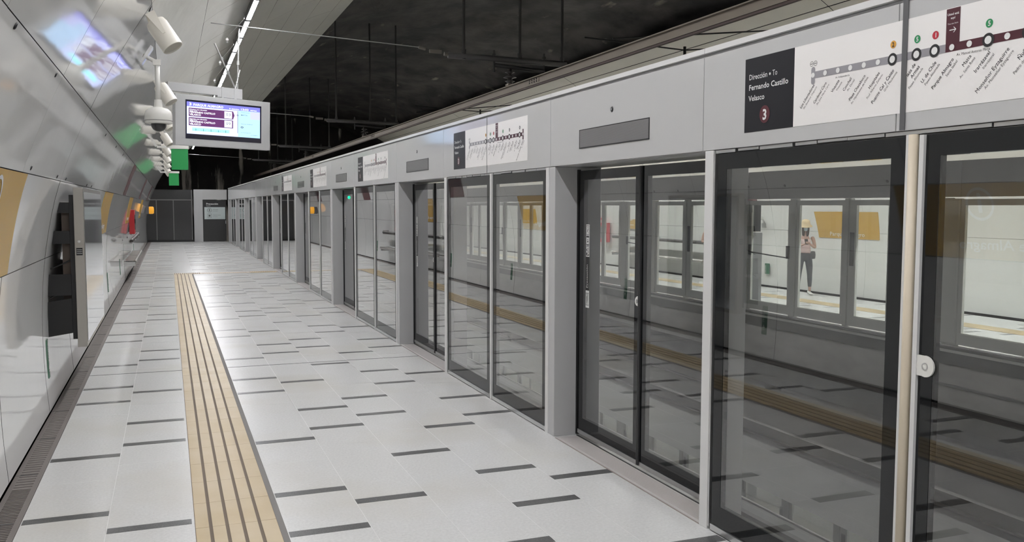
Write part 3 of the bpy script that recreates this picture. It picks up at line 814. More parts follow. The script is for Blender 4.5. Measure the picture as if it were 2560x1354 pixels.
m = MB(); rect(m, .69, 1, .145, 1, TVF(.0006)); m.build('side_pane', EP, scr)
m = MB(); rect(m, .86, 1, .155, .40, TVF(.0009)); m.build('lilac_patch', EL, scr)
m = MB()
rect(m, .025, .62, .19, .45, TVF(.0010)); poly(m, [(.62, .19), (.62, .45), (.64, .32)], TVF(.0010)); rect(m, .025, .62, .485, .74, TVF(.0010)); m.build('train_print', EM, scr)
m = MB(); rect(m, .50, .605, .21, .43, TVF(.0014)); rect(m, .50, .605, .505, .72, TVF(.0014)); m.build('minute_print', emi('screen_box', (.8, .86, 1), 1.1), scr)
m = MB()
def tt(s_, u, v, h, wd, b_=.012, mb=m, d=.0016):
    vs, fs, w0 = text_data(s_, b_); fnn = TVF(d)
    mb.add([fnn(u+p.x*wd/w0, v-p.y*h) for p in vs], fs)
tt('3', .03, .115, .12, .03, .02); tt('PARQUE ALMAGRO', .085, .118, .10, .40)
tt('31 diciembre', .565, .125, .045, .14); tt('13:03', .72, .13, .085, .115); tt('METRO', .86, .125, .045, .09, 0)
tt('Próximo tren dirección', .035, .25, .045, .23); tt('Next train', .035, .285, .035, .10, 0); tt('FERNANDO CASTILLO', .035, .345, .075, .34); tt('VELASCO', .035, .42, .075, .15)
tt('Segundo tren dirección', .035, .545, .045, .23); tt('Next train', .035, .58, .035, .10, 0); tt('FERNANDO CASTILLO', .035, .64, .075, .34); tt('VELASCO', .035, .715, .075, .15)
m.build('white_lettering', ET, scr)
m = MB(); tt('03', .52, .35, .13, .065, 0, m, .0018); tt('09', .52, .64, .13, .065, 0, m, .0018)
tt('Próxima estación', .73, .21, .035, .12, 0, m, .0018); tt('MATTA', .73, .30, .05, .09, .01, m, .0018); tt('Santa Isabel', .73, .58, .035, .16, 0, m, .0018); tt('La Concepción', .73, .86, .035, .14, 0, m, .0018); tt('12 MIN', .86, .93, .035, .10, 0, m, .0018)
rect(m, .68, .686, .16, .88, TVF(.0018)); disc(m, .683, .30, .022, TVF(.0018), 14, 0, .012, .6); disc(m, .745, .68, .032, TVF(.0018), 16, 0, .016, .6)
for i in range(5): rect(m, .115+i*.1, .122+i*.1, .82, .90, TVF(.0018)); rect(m, .08+i*.1, .155+i*.1, .865, .873, TVF(.0018))
m.build('dark_lettering', EK, scr)
m = MB(); rect(m, .07, .57, .80, .905, TVF(.0010)); m.build('train_strip', EC, scr)
m = MB(); m.box(-.10, 1.12, .04, .175, -.16, -.04); m.box(.70, 1.12, .012, .04, -.16, -.04); m.box(.765, .80, -.012, .18, -.04, -.03); m.box(.98, 1.02, -.012, .18, -.04, -.03); m.build('mount_beam', SHELL, tv)
for n_t, (a_, b_, r_) in enumerate((((.66, .87, -.07), (1.02, .17, -.07), .014), ((1.09, 1.35, -.10), (1.06, .17, -.10), .014), ((1.0, .17, -.04), (1.12, .5, -.14), .010))):
    m = MB(); m.tube(a_, b_, r_, 8); A_, B_ = Vector(a_), Vector(b_)
    for t_ in (.3, .6): m.tube(A_.lerp(B_, t_), A_.lerp(B_, t_+.06), r_*2, 8)
    m.build('tie_rod', WIRE, tv)
tag(tv, 'grey-framed information monitor with a lit blue display of train times', 'monitor')

# ------------------------------------------------------------------ green hanging signs
def gsign():
    r = empty('hanging_sign', (.33, 26, 0))
    MB().box(-.22, .21, -.02, .02, 2.88, 3.445).build('green_face', GRN, r)
    MB().box(-.255, .235, -.04, .04, 3.446, 3.54).build('top_box', WHT, r)
    MB().box(-.58, -.255, -.02, .02, 3.46, 3.52).build('wall_arm', WHT, r)
    return r
gs = gsign(); tag(gs, 'larger plain green hanging sign with white top box below the monitor', 'hanging sign')
g2 = copy_tree(gs); g2.location = (.28, 44, -.05); tag(g2, 'smaller plain green hanging sign, farther down the platform', 'hanging sign')

# ------------------------------------------------------------------ information lightbox on the left wall
ip = empty('wall_info_panel', (-.75, 9.3, 0))
m = MB(); m.box(-.085, 0, 0, 2.35, .555, 2.07); m.build('steel_case', STEEL, ip, bevel=.004)
m = MB(); m.box(.0005, .004, .04, 2.31, .60, 2.03); m.build('front_glass', MIRR, ip)
m = MB(); m.box(-.125, -.086, .03, 2.3, .63, 2.0); m.build('black_back_tray', BLK, ip)
m = MB(); m.box(-.20, -.126, .10, 2.2, .70, 1.93); m.build('inner_box', mat('brown_lit_box', (.10, .075, .06), .6), ip)  # brownish light between the bracket arms is put into this box's colour
for z0_, z1_ in ((.66, .99), (1.05, 1.25), (1.54, 1.66), (1.83, 1.93)):
    for ya in (.02, 2.22):
        m = MB(); zz = [z0_+(z1_-z0_)*i/3 for i in range(4)]
        for yy_ in (ya, ya+.02):
            for z in zz: m.v.append((wx(z)+.753, yy_, z))
            for z in zz: m.v.append((-.126, yy_, z+(.03 if z < 1 else 0)))
        for i in range(3):
            m.f.append([i, 4+i, 5+i, i+1]); m.f.append([8+i, 9+i, 13+i, 12+i]); m.f.append([i, i+1, 9+i, 8+i]); m.f.append([4+i, 12+i, 13+i, 5+i]); m.m += [0]*4
        m.f.append([0, 8, 12, 4]); m.f.append([3, 7, 15, 11]); m.m += [0, 0]
        m.build('bracket_arm', BLK, ip)
for z_, d_ in ((1.30, .08), (1.02, .10)):
    MB().tube((wx(z_)+.76, .06, z_), (-.13, .06, z_+d_), .007, 6).build('brace_rod', BLK, ip)
m = MB(); m.box(-.072, -.018, -.004, -.001, 1.43, 1.50); tg = m.build('tag_plate', BLK, ip)
m = MB()
for z in (1.445, 1.462, 1.48): m.box(-.068, -.022, -.0055, -.004, z, z+.004)
m.build('tag_print', STW, tg)
m = MB(); m.lathe([(.0001, .02), (.012, .018), (.014, 0)], (-.045, -.002, 1.56), 14, 0, (0, -1, 0)); m.build('key_barrel', ALU, ip)
tag(ip, 'tall stainless steel information case on black brackets standing off the white wall', 'information case')

# ------------------------------------------------------------------ orange and maroon wall signs
def wall_fn(off=.006, far=False):
    def g(y, z):
        if not far: return (wx(z)+off, y, z)
        zz = z
        X, Z = far_pt(wx(zz), zz); return (X-off, y, Z)
    return g
def patch(mb, y0t, y1t, y0b, y1b, z0, z1, far=False, off=.006, mi=0, n=10):
    fn = wall_fn(off, far)
    k = len(mb.v)
    fb_ = wall_fn(.0005, far)
    for F_ in (fn, fb_):
        for i in range(n+1):
            t = i/n; z = z0+(z1-z0)*t
            mb.v.append(F_(y0b+(y0t-y0b)*t, z)); mb.v.append(F_(y1b+(y1t-y1b)*t, z))
    o_ = 2*(n+1)
    for i in range(n):
        mb.f.append([k+2*i, k+2*i+1, k+2*i+3, k+2*i+2] if not far else [k+2*i, k+2*i+2, k+2*i+3, k+2*i+1]); mb.m.append(mi)
        mb.f.append([k+2*i, k+2*i+2, k+o_+2*i+2, k+o_+2*i]); mb.m.append(mi)
        mb.f.append([k+2*i+1, k+2*i+3, k+o_+2*i+3, k+o_+2*i+1]); mb.m.append(mi)
    return mb
for i, y in enumerate((4.9, 15.2, 25.0, 35.8)):
    r = empty('station_sign', (0, 0, 0))
    patch(MB(), y, y+2.03, y+.02, y+2.0, 1.43, 2.115).build('orange_face', ORG, r)
    t = MB(); fn = wall_fn(.0095)
    put_text(t, 'Parque Almagro', y+.22, 1.52, .13, fn, bold=.01, width=1.1); 
    t.build('station_name', STW, r)
    if i == 0:
        t = MB(); disc(t, 5.95, 1.93, .15, fn, 36, 0, .125); disc(t, 5.95, 2.01, .022, fn, 12); rect(t, 5.93, 5.97, 1.85, 1.97, fn); t.build('pictogram', STW, r)
    tag(r, ['orange station name sign on the curved white wall, cut off by the photo edge', 'slanted orange station sign on the wall just behind the steel information case', 'orange station sign on the curved white wall just before the fire hose cabinet', 'orange station sign on the curved white wall beyond the bench'][i], 'station sign')
for i, y in enumerate((20.4, 31.2, 42.0)):
    o = patch(MB(), y, y+1.2, y+.35, y+1.5, 2.13, 2.76).build('maroon_sign', MAR); tag(o, 'slanted maroon panel high on the curved white wall, %s along it' % ORD[i], 'wall sign', 'maroon panels on the left wall')
for i, y in enumerate((9.12, 13.5, 17.95, 22.4, 31.3)):
    r = patch(MB(), y, y+.10, y, y+.10, .30, .66).build('exit_sticker', GRE)
    t = MB(); fn = wall_fn(.0095); rect(t, y+.03, y+.08, .36, .365, fn); poly(t, [(y+.03, .38), (y+.08, .38), (y+.055, .43)], fn)
    put_text(t, 'SALIDA', y+.085, .45, .055, fn, ang=math.pi/2); t.build('white_print', STW, r)
    tag(r, 'small vertical green exit sticker low on the curved white wall, %s along it' % ORD[i], 'sticker', 'green stickers on the left wall')
# small black clips on the wall joints
for i, (y, z) in enumerate([(4.79, 2.74), (6.42, 2.735), (7.0, 2.16), (8.6, 2.15), (9.3, 2.15), (11.6, 2.14), (12.3, 2.14), (11.4, 2.72), (13.6, 2.72), (15.7, 2.72)]):
    x = wx(z); t = MB(); t.lathe([(.0001, .008), (.016, .006), (.018, 0)], (x, y, z), 14, 0, (1, 0, -.5)); o = t.build('wall_clip', BLK)
    o.scale = (1, 1, 1)
    tag(o, 'small black fixing clip on the white wall panels near a horizontal joint', 'clip', 'black clips on the left wall')
# beacon, fire hose cabinet, bench
be = empty('beacon', (-.94, 44.5, 1.69))
m = MB(); m.box(-.03, .10, -.14, .14, -.17, .17); m.build('base', DKM, be, bevel=.01)
m = MB(); m.lathe([(.15, 0), (.17, .02), (.17, .16), (.14, .21), (.0001, .22)], (.10, 0, 0), 24, 0, (1, 0, 0)); m.build('amber_lens', AMB, be, smooth=True)
tag(be, 'amber warning beacon sticking out from far end of the curved white wall', 'beacon')
hc = empty('fire_hose_cabinet', (-1.04, 27.2, 1.10))
m = MB(); m.box(0, .14, 0, .75, 0, .68, 0); m.build('body', RED, hc, bevel=.008)
m = MB(); m.box(.141, .146, .12, .63, .12, .54); m.build('window', MIRR, hc)
m = MB(); m.box(.141, .17, .02, .05, .3, .42); m.build('handle', BLK, hc)
tag(hc, 'red fire hose cabinet on the curved white wall above the steel bench', 'fire cabinet')
def bench(far=False):
    r = empty('leaning_bench')
    m = MB()
    def seg(y0, y1):
        m.box(-.22, .0, y0, y1, .50, .522); m.tube((.02, y0, .50), (.02, y1, .50), .036, 16)
    seg(0, 5.6); m.build('seat', STEEL, r)
    m = MB(); m.tube((-.06, -.1, 1.02), (-.06, 5.5, 1.02), .048, 18, caps=False); m.tube((-.06, -.1, 1.02), (-.06, 5.5, 1.02), .03, 14); m.build('back_tube', mat('brown_grey_tube', (.045, .038, .036), .5), r, smooth=True)
    for y in (0, 2.75, 5.5):
        m = MB(); m.box(-.24, .03, y, y+.012, .40, .53); m.box(-.24, -.03, y, y+.012, .95, 1.09); m.lathe([(.0001, .0), (.03, 0), (.03, .014), (.0001, .014)], (.0, y, .48), 14, 0, (0, -1, 0))
        for dz in (.44, .50): m.tube((-.2, y-.01, dz), (-.2, y+.02, dz), .012, 8); m.tube((-.15, y-.01, dz), (-.15, y+.02, dz), .012, 8)
        for dz in (.98, 1.05): m.tube((-.2, y-.01, dz), (-.2, y+.02, dz), .012, 8)
        m.build('bracket', ALU, r)
    return r
be1 = bench(); be1.location = (-.83, 24.0, 0); tag(be1, 'narrow steel leaning bench with round back tube on the curved near wall', 'bench')
be2 = copy_tree(be1); be2.location = (XW-.22, 26.2, ZF); be2.rotation_euler = (0, 0, math.pi); be2.location = (XW-.24, 27.2, ZF); tag(be2, 'steel leaning bench on the white wall of the opposite platform', 'bench')

# ------------------------------------------------------------------ end of the platform
ew = empty('end_screen', (0, Y1-.02, 0))
m = MB(); m.box(-1.08, 1.2, 0, .03, .10, 2.18, 0); m.box(-1.0, 1.2, 0, .03, 2.22, 2.74, 0); m.build('dark_glass', SMOKE, ew)
m = MB(); m.box(-1.0, 1.2, -.03, .05, 2.18, 2.235); m.box(.23, .27, -.03, .0, .1, 2.18); m.box(-.60, -.56, -.03, 0, .1, 2.18); m.box(1.14, 1.18, -.03, 0, .1, 2.74); m.build('frame', mat('end_frame_grey', (.16, .155, .155), .5), ew)
m = MB(); m.box(-1.05, 1.25, -.05, .05, 0, .10); m.build('plinth', BLK, ew)
tag(ew, 'dark glazed screen closing the far end of the near platform', 'glass screen')
ec = empty('end_portal', (0, 48.9, 0))
m = MB(); m.box(1.26, 1.70, .9, 1.3, 0, 2.76); m.build('column', SCR, ec)
m = MB(); m.box(1.70, 2.93, .9, 1.3, ZH0, 2.76); m.build('beam', HDR, ec)
tag(ec, 'grey portal column and beam around the end door', 'portal')
ed = empty('access_gate', (2.28, 49.86, 0))
m = MB(); m.box(-.56, .60, 0, .04, .02, 2.2); m.build('leaf', SMOKE, ed)
m = MB(); m.box(-.50, .555, -.004, 0, 1.19, 1.83); sg = m.build('white_notice', mat('notice_white', (.50, .56, .56), .4), ed)
fn = lambda u, v: (-.56+u, -.006, v)
m = MB(); put_text(m, 'Precaución', .16, 1.96, .13, fn, bold=.02, width=.60); put_text(m, 'Caution', .16, 1.88, .06, fn, width=.22); m.build('lettering', STW, ed)
m = MB(); disc(m, .32, 1.67, .115, fn, 28, 0, .10); rect(m, .30, .34, 1.60, 1.74, fn)
rect(m, .22, .42, 1.27, 1.28, fn); rect(m, .22, .42, 1.47, 1.48, fn); rect(m, .22, .23, 1.27, 1.48, fn); rect(m, .41, .42, 1.27, 1.48, fn); disc(m, .32, 1.375, .05, fn, 14)
put_text(m, 'No pasar', .50, 1.68, .07, fn); put_text(m, 'Do not enter', .50, 1.60, .045, fn); put_text(m, 'Puerta de acceso', .50, 1.39, .065, fn, width=.38); put_text(m, 'Access door', .50, 1.31, .045, fn)
m.build('notice_print', INKG, sg)
m = MB(); m.box(.56, .585, -.05, 0, .95, 1.12); m.build('handle', ALU, ed)
tag(ed, 'dark end door with white warning notice at far end of platform', 'door')

# ------------------------------------------------------------------ far platform screen
fp = MB()
PF = 5.09
def far_panel(y0, y1, door=False, bar=False, name='far_glass_panel', stileA=.075, stileB=.075):
    hw = (y1-y0)/2; yc = (y0+y1)/2
    r = empty('glass_panel' if not door else 'door_leaf', (XF, yc, ZF))
    MB().box(.02, .03, -hw+.02, hw-.02, .15, 2.12).build('glass_pane', GLASSF, r)
    m = MB()
    m.box(0, .05, -hw, -hw+stileA, .02, 2.17); m.box(0, .05, hw-stileB, hw, .02, 2.17); m.box(0, .05, -hw+stileA, hw-stileB, .02, .20); m.box(0, .05, -hw+stileA, hw-stileB, 2.08, 2.17)
    m.box(-.012, 0, -hw+.03, hw-.03, .17, .19)
    m.build('frame', FAL, r)
    if bar:
        m = MB(); m.tube((-.07, -hw+.02, 1.10), (-.07, hw-.10, 1.16), .012, 8); m.tube((-.07, -hw+.02, 1.10), (0, -hw+.05, 1.2), .02, 8); m.box(-.05, 0, -hw+.0, -hw+.07, 1.08, 1.32); m.box(-.03, 0, hw-.09, hw-.02, 1.1, 1.3)
        m.build('push_bar', DKM, r)
    if not bar and not door:
        pass
    return r
fA = far_panel(13.58, 14.86, bar=True); fB = far_panel(12.16, 13.42)
fD1 = far_panel(11.08, 12.06, True, stileA=.10, stileB=.17); fD2 = far_panel(10.10, 11.08, True, stileA=.10, stileB=.08)
m = MB(); m.box(-.006, 0, -.04+.18+.22, .04+.20+.22, 1.05, 1.62); m.build('sticker', DKM, fD1)
fpost = empty('screen_pillar', (XF, 9.92, ZF)); MB().box(-.02, .10, -.15, .15, 0, 2.18).build('pillar_body', FAL, fpost, bevel=.03)
fmul = empty('screen_post', (XF, 13.5, ZF)); MB().box(-.03, .08, -.075, .075, 0, 2.2).build('post_body', FAL, fmul, bevel=.01)
fpo2 = empty('screen_post', (XF, 12.11, ZF)); MB().box(-.02, .12, -.045, .045, 0, 2.2).build('post_body', FAL, fpo2, bevel=.01)
FW = ['behind the emergency door glass', 'showing the hatted woman', 'next beyond the hatted woman', 'third along beyond the hatted woman', 'fourth along beyond the hatted woman', 'fifth along beyond the hatted woman', 'sixth along beyond the hatted woman', 'seventh along beyond the hatted woman']
for k in range(-2, 7):
    for src, base, cat, grp in ((fA, 'opposite platform glass panel with push bar', 'glass screen', 'emergency panels of the opposite screen'), (fB, 'opposite platform fixed glass panel without push bar', 'glass screen', 'fixed panels of the opposite screen'),
                       (fD1, 'opposite platform sliding door leaf with dark sticker', 'sliding door', 'door leaves of the opposite screen'), (fD2, 'opposite platform plain sliding door leaf', 'sliding door', 'door leaves of the opposite screen'),
                       (fpost, 'opposite platform wide grey screen pillar', 'pillar', 'pillars of the opposite screen'), (fmul, 'opposite platform middle screen post', 'post', 'posts of the opposite screen'), (fpo2, 'opposite platform slim post beside the door', 'post', 'posts of the opposite screen')):
        t = src if k == 0 else copy_tree(src)
        if k: t.location.y = src.location.y+k*PF
        if src is fA and k < 0:
            for c_ in kids(t):
                if c_.name.startswith('push_bar'): bpy.data.objects.remove(c_)
            base = 'opposite platform fixed panel without push bar'
        tag(t, base+', '+(FW[k+1] if k >= -1 else 'first along the platform'), cat, grp)
fh = MB()
hcount = 0
for k in range(-2, 8):
    y0 = 9.77+k*PF
    t = empty('screen_header', (XF, y0, ZF))
    MB().box(-.02, .35, .003, PF-.003, 2.205, 2.735).build('cover_sheet', FHDR, t)
    MB().box(-.03, -.02, .1, 1.25, 2.175, 2.19).build('bright_edge', SCRW, t)
    tag(t, 'flat grey header cover of the opposite platform screen, seen through glass, %s along' % ORD[k+2], 'header panel', 'header covers of the opposite screen')
# service cabinet behind the far screen
cb = empty('service_cabinet', (XF+.12, 15.25, ZF))
m = MB(); m.box(0, .5, 0, 1.05, 0, 1.52); m.build('body', mat('cabinet_grey', (.22, .22, .23), .5), cb, bevel=.01)
m = MB(); m.box(0, .45, 0, 1.05, 1.54, 2.16); m.build('upper_panel', BLK, cb)
m = MB()
for z in (.3, .55, .8):
    for i in range(4): m.box(-.006, 0, .25, .9, z+i*.035, z+i*.035+.018)
m.build('louvres', BLK, cb)
tag(cb, 'dark service cabinet beyond the opposite screen, beside the push-bar panel', 'cabinet')
# pipe and rails in the track pit
pi = MB(); pi.tube((XF-.12, Y0, -.73), (XF-.12, 10.15, -.73), .022, 10); pi.lathe([(.035, 0), (.04, .03), (.035, .06)], (XF-.12, 10.12, -.73), 12, 0, (0, 1, 0))
o = pi.build('conduit_pipe', ALU, smooth=True); tag(o, 'thin shiny conduit pipe along the wall below the opposite screen', 'pipe')
for i, x in enumerate((4.08, 5.52, 8.0, 9.44)):
    r = MB(); r.box(x-.035, x+.035, Y0, Y1+5, -1.30, -1.255); r.box(x-.009, x+.009, Y0, Y1+5, -1.40, -1.30); r.box(x-.07, x+.07, Y0, Y1+5, -1.42, -1.40)
    o = r.build('running_rail', RAILM); tag(o, 'steel running rail in the dark track pit, %s from the near platform' % ORD[i], 'rail', 'running rails in the track pit')

# ------------------------------------------------------------------ far platform furnishings
for i, y in enumerate((15.15, 34.5, 4.9)):
    r = empty('station_sign', (0, 0, 0))
    patch(MB(), y, y+2.05, y+.02, y+1.95, 1.29, 1.885, far=True, off=.01).build('orange_face', ORG, r)
    t = MB(); fn0 = wall_fn(.015, True); fn = lambda u, v: fn0(y+2.05-u, v)
    put_text(t, 'Parque Almagro', .48, 1.345, .125, fn, bold=.01, width=1.12); t.build('station_name', STW, r)
    tag(r, ['orange Parque Almagro sign on the opposite wall beside the hatted woman', 'orange station sign on the opposite wall far beyond the red cabinet', 'orange station sign on the opposite wall before the service cabinet'][i], 'station sign')
r = empty('wheelchair_sign', (XW-.02, 26.6, 1.16)); m = MB(); m.box(-.006, 0, -.62, 0, 0, .61); m.build('orange_face', ORG, r)
m = MB(); fn = lambda u, v: (-.009, -u, v); disc(m, .31, .40, .13, fn, 26, 0, .115); disc(m, .30, .50, .03, fn, 12); rect(m, .28, .31, .38, .47, fn); rect(m, .28, .38, .38, .40, fn); disc(m, .31, .36, .07, fn, 20, 0, .055); rect(m, .15, .48, .12, .14, fn); m.build('pictogram', STW, r)
tag(r, 'square orange sign with a wheelchair pictogram on the opposite wall', 'wall sign')
r = empty('fire_hose_cabinet', (XW-.16, 27.8, .65)); m = MB(); m.box(0, .12, 0, .78, 0, .68); m.build('body', RED, r); m = MB(); m.box(-.004, 0, .22, .60, .12, .56); m.build('window', mat('cabinet_window', (.25, .24, .24), .2), r)
tag(r, 'red fire hose cabinet with grey window on the opposite wall', 'fire cabinet')
r = MB().box(XW-.03, XW-.02, 28.15, 28.6, 1.43, 1.66).build('fire_sign', RED); t = MB(); put_text(t, 'RED', 0, 0, .12, lambda u, v: (XW-.034, 28.53-u, 1.49+v), width=.3); t.build('white_print', STW, r)
tag(r, 'small red sign above the fire hose cabinet on the opposite wall', 'wall sign')
r = MB().box(XW-.03, XW-.012, 25.6, 25.95, .80, 1.0).build('socket_box', DKM); tag(r, 'small grey box under the orange wheelchair sign on the opposite wall', 'box')
r = MB().box(XW-.03, XW-.012, 19.42, 19.72, .81, .99).build('wall_plaque', DGR); tag(r, 'small square dark green plaque on the opposite wall', 'plaque')
r = MB().box(XW-.03, XW-.012, 18.93, 19.10, .17, .44).build('exit_sticker', GRE); t = MB(); put_text(t, 'SALIDA', 0, 0, .075, lambda u, v: (XW-.032, 19.04+v, .19+u), width=.2); t.build('white_print', STW, r)
tag(r, 'vertical green exit sticker low on the opposite wall', 'sticker')
o = patch(MB(), 19.35, 20.6, 19.3, 20.3, 1.89, 2.5, far=True, off=.01).build('maroon_sign', MAR); tag(o, 'slanted maroon panel high on the opposite wall, seen through glass', 'wall sign')
r = empty('surveillance_camera', (XW-.16, 19.15, 1.60)); m = MB(); m.tube((-.12, 0, .05), (.05, 0, .0), .045, 12); m.build('body', WHT, r); m = MB(); m.tube((.05, 0, 0), (.14, 0, -.14), .02, 8); m.box(.08, .15, -.05, .05, -.24, -.12); m.build('bracket', ALU, r)
tag(r, 'small white wall camera on the opposite wall above the green plaque', 'surveillance camera')

# ------------------------------------------------------------------ people
def skin_obj(name, verts, edges, radii, material, parent, root=0, sub=2, closed_mat=None):
    me = bpy.data.meshes.new(name); me.from_pydata(verts, edges, []); me.materials.append(material)
    o = bpy.data.objects.new(name, me); COL.objects.link(o); o.parent = parent
    o.modifiers.new('skin', 'SKIN').use_smooth_shade = True
    sv = me.skin_vertices[0].data
    for i, r_ in enumerate(radii):
        sv[i].radius = (r_, r_) if not isinstance(r_, tuple) else r_
        sv[i].use_root = (i == root)
    ss = o.modifiers.new('sub', 'SUBSURF'); ss.levels = sub; ss.render_levels = sub
    return o
def chain(vs, es, rs, start, pts):
    prev = start
    for p, r_ in pts:
        vs.append(p); rs.append(r_); es.append((prev, len(vs)-1)); prev = len(vs)-1
    return prev
def head(parent, c, tilt, facing_rz=0, hair=True, mask=False, hat=False, s=1.0):
    """head facing local -Y, tilted forward; built as children of parent"""
    Mh = Matrix.Translation(c) @ Matrix.Rotation(facing_rz, 4, 'Z') @ Matrix.Rotation(tilt, 4, 'X')
    def X(mb): 
        mb.v = [tuple(Mh @ (Vector(p)*s)) for p in mb.v]; return mb
    m = MB(); n1, n2 = 20, 16
    for i in range(n2+1):
        ph = math.pi*i/n2
        for j_ in range(n1):
            th = 2*math.pi*j_/n1
            x = math.sin(ph)*math.cos(th); y = math.sin(ph)*math.sin(th); z = math.cos(ph)
            wdt = .074*(1-.28*max(0, -z)**1.3); x *= wdt; z2 = z*.115
            y2 = y*(.095 if y > 0 else .088)*(1-.18*max(0, -z))
            if y < 0: y2 -= .012*math.exp(-((z2+.012)/.018)**2)*math.exp(-(x/.014)**2)*1.6; y2 += .006*math.exp(-((z2-.012)/.012)**2)*math.exp(-((abs(x)-.03)/.014)**2); y2 -= .006*math.exp(-((z2+.088)/.02)**2)
            m.v.append((x, y2, z2))
    for i in range(n2):
        for j_ in range(n1): m.f.append([i*n1+j_, (i+1)*n1+j_, (i+1)*n1+(j_+1) % n1, i*n1+(j_+1) % n1]); m.m.append(0)
    X(m).build('face', SKIN, parent, smooth=True)
    m = MB()
    for sx in (-1, 1): m.lathe([(.0001, .004), (.012, .002), (.016, -.006)], (.074*sx, .0, -.005), 10, 0, (sx, -.2, 0))
    X(m).build('ears', SKIN, parent, smooth=True)
    m = MB()
    for sx in (-1, 1): m.lathe([(.0001, .004), (.008, .002), (.010, -.002)], (.028*sx, -.080, .008), 10, 0, (0, -1, 0))
    X(m).build('eyes', EYE, parent, smooth=True)
    if not mask:
        m = MB(); m.box(-.02, .02, -.088, -.078, -.052, -.044); X(m).build('mouth', LIPS, parent)
    if mask:
        m = MB()
        for i in range(7):
            z = .004-.082*i/6
            for j_ in range(9):
                a = R(-72+18*j_); rr = .100-.02*abs(i/6-.45); m.v.append((math.sin(a)*.082, -math.cos(a)*rr, z))
        for i in range(6):
            for j_ in range(8): m.f.append([i*9+j_, i*9+j_+1, (i+1)*9+j_+1, (i+1)*9+j_]); m.m.append(0)
        X(m).build('face_mask', MASKM, parent, smooth=True)
    if hair:
        m = MB(); n1 = 22
        rows = [(.0, .118), (.045, .112), (.075, .085), (.086, .045), (.090, 0), (.094, -.06), (.090, -.13), (.082, -.20), (.06, -.235)]
        for (rr, z) in rows:
            for j_ in range(n1):
                a = R(-62)+R(304)*j_/(n1-1)-math.pi*0; ang = math.pi/2-R(152)+R(304)*j_/(n1-1)
                m.v.append((math.cos(ang)*rr*.92, math.sin(ang)*(rr+.010)+.004, z))
        for i in range(len(rows)-1):
            for j_ in range(n1-1): m.f.append([i*n1+j_, i*n1+j_+1, (i+1)*n1+j_+1, (i+1)*n1+j_]); m.m.append(0)
        h_ = X(m).build('long_hair', HAIR, parent, smooth=True); sd = h_.modifiers.new('s', 'SOLIDIFY'); sd.thickness = .02; sd.offset = 1
    if hat:
        m = MB(); m.lathe([(.0001, .150), (.05, .148), (.085, .128), (.096, .09), (.100, .045), (.125, .018), (.150, -.006), (.153, -.010), (.120, .010), (.10, .035), (.09, .03)], (0, .012, .022), 32)
        X(m).build('bucket_hat', STRAW, parent, smooth=True)
def hand(parent, wrist, direction, up_, grip=.9, s=1.0, side=1, material=SKIN):
    d = Vector(direction).normalized(); u = Vector(up_); u = (u-d*u.dot(d)).normalized(); sd = d.cross(u)*side
    w0 = Vector(wrist)
    vs = [w0, w0+d*.045*s, w0+d*.085*s]; es = [(0, 1), (1, 2)]; rs = [(.021, .016), (.033, .015), (.034, .013)]
    for k, (off, L) in enumerate(((-.030, .060), (-.010, .072), (.010, .068), (.030, .052))):
        b0 = w0+d*.088*s+sd*off*s
        a1, a2 = grip*.5, grip*1.1
        p1 = b0+(d*math.cos(a1)-u*math.sin(a1))*L*.5*s; p2 = p1+(d*math.cos(a2)-u*math.sin(a2))*L*.5*s
        st_ = len(vs); vs += [b0, p1, p2]; rs += [.0095*s, .009*s, .0075*s]; es += [(2, st_), (st_, st_+1), (st_+1, st_+2)]
    t0 = w0+d*.03*s+sd*.034*s; st_ = len(vs)
    vs += [t0, t0+(d*.7+sd*.6-u*.3)*.035*s, t0+(d*1.2+sd*.5-u*.7)*.05*s]; rs += [.013*s, .011*s, .009*s]; es += [(1, st_), (st_, st_+1), (st_+1, st_+2)]
    return skin_obj('hand', [tuple(v) for v in vs], es, rs, material, parent, 1, 1)
def shoe(parent, x, y, rz, name='shoe'):
    m = MB(); pr = [(-.085, .030, .085), (-.05, .034, .095), (0, .036, .075), (.06, .043, .055), (.12, .044, .04), (.165, .03, .028), (.18, .01, .02)]
    Mx = Matrix.Translation((x, y, 0)) @ Matrix.Rotation(rz, 4, 'Z'); n = 12
    for (l, hw_, hh_) in pr:
        for i in range(n):
            a = 2*math.pi*i/n; m.v.append(tuple(Mx @ Vector((math.cos(a)*hw_, -l, max(.004, hh_/2+math.sin(a)*hh_/2+.004)))))
    for k in range(len(pr)-1):
        for i in range(n): m.f.append([k*n+i, k*n+(i+1) % n, (k+1)*n+(i+1) % n, (k+1)*n+i]); m.m.append(0)
    m.f.append(list(range(n))); m.m.append(0); m.f.append([(len(pr)-1)*n+i for i in reversed(range(n))]); m.m.append(0)
    return m.build(name, SHOE, parent, smooth=True)

# woman with straw hat: height 1.76 with hat; local frame faces -Y, turned towards the tracks
wm = empty('person', (13.89, 16.87, ZF), R(-30))
vs = [(0, .01, .93)]; es = []; rs = [(.135, .105)]
t1 = chain(vs, es, rs, 0, [((0, .015, 1.03), (.115, .09)), ((0, .01, 1.15), (.125, .095)), ((0, .0, 1.28), (.14, .10)), ((0, -.005, 1.37), (.085, .07)), ((0, -.015, 1.44), .048), ((0, -.03, 1.50), .05)])
for sx in (-1, 1):
    l0 = chain(vs, es, rs, 0, [((.085*sx, .005, .84), .088), ((.112*sx, -.005, .66), .074), ((.122*sx, -.01, .49), .056), ((.13*sx, .015, .34), .052), ((.135*sx, .02, .12), .034), ((.135*sx, .015, .07), .034)])
skin_obj('body', vs, es, rs, SKIN, wm, 0, 2)
vs = [(0, .01, .93)]; es = []; rs = [(.150, .118)]
chain(vs, es, rs, 0, [((0, .013, 1.04), (.125, .10))])
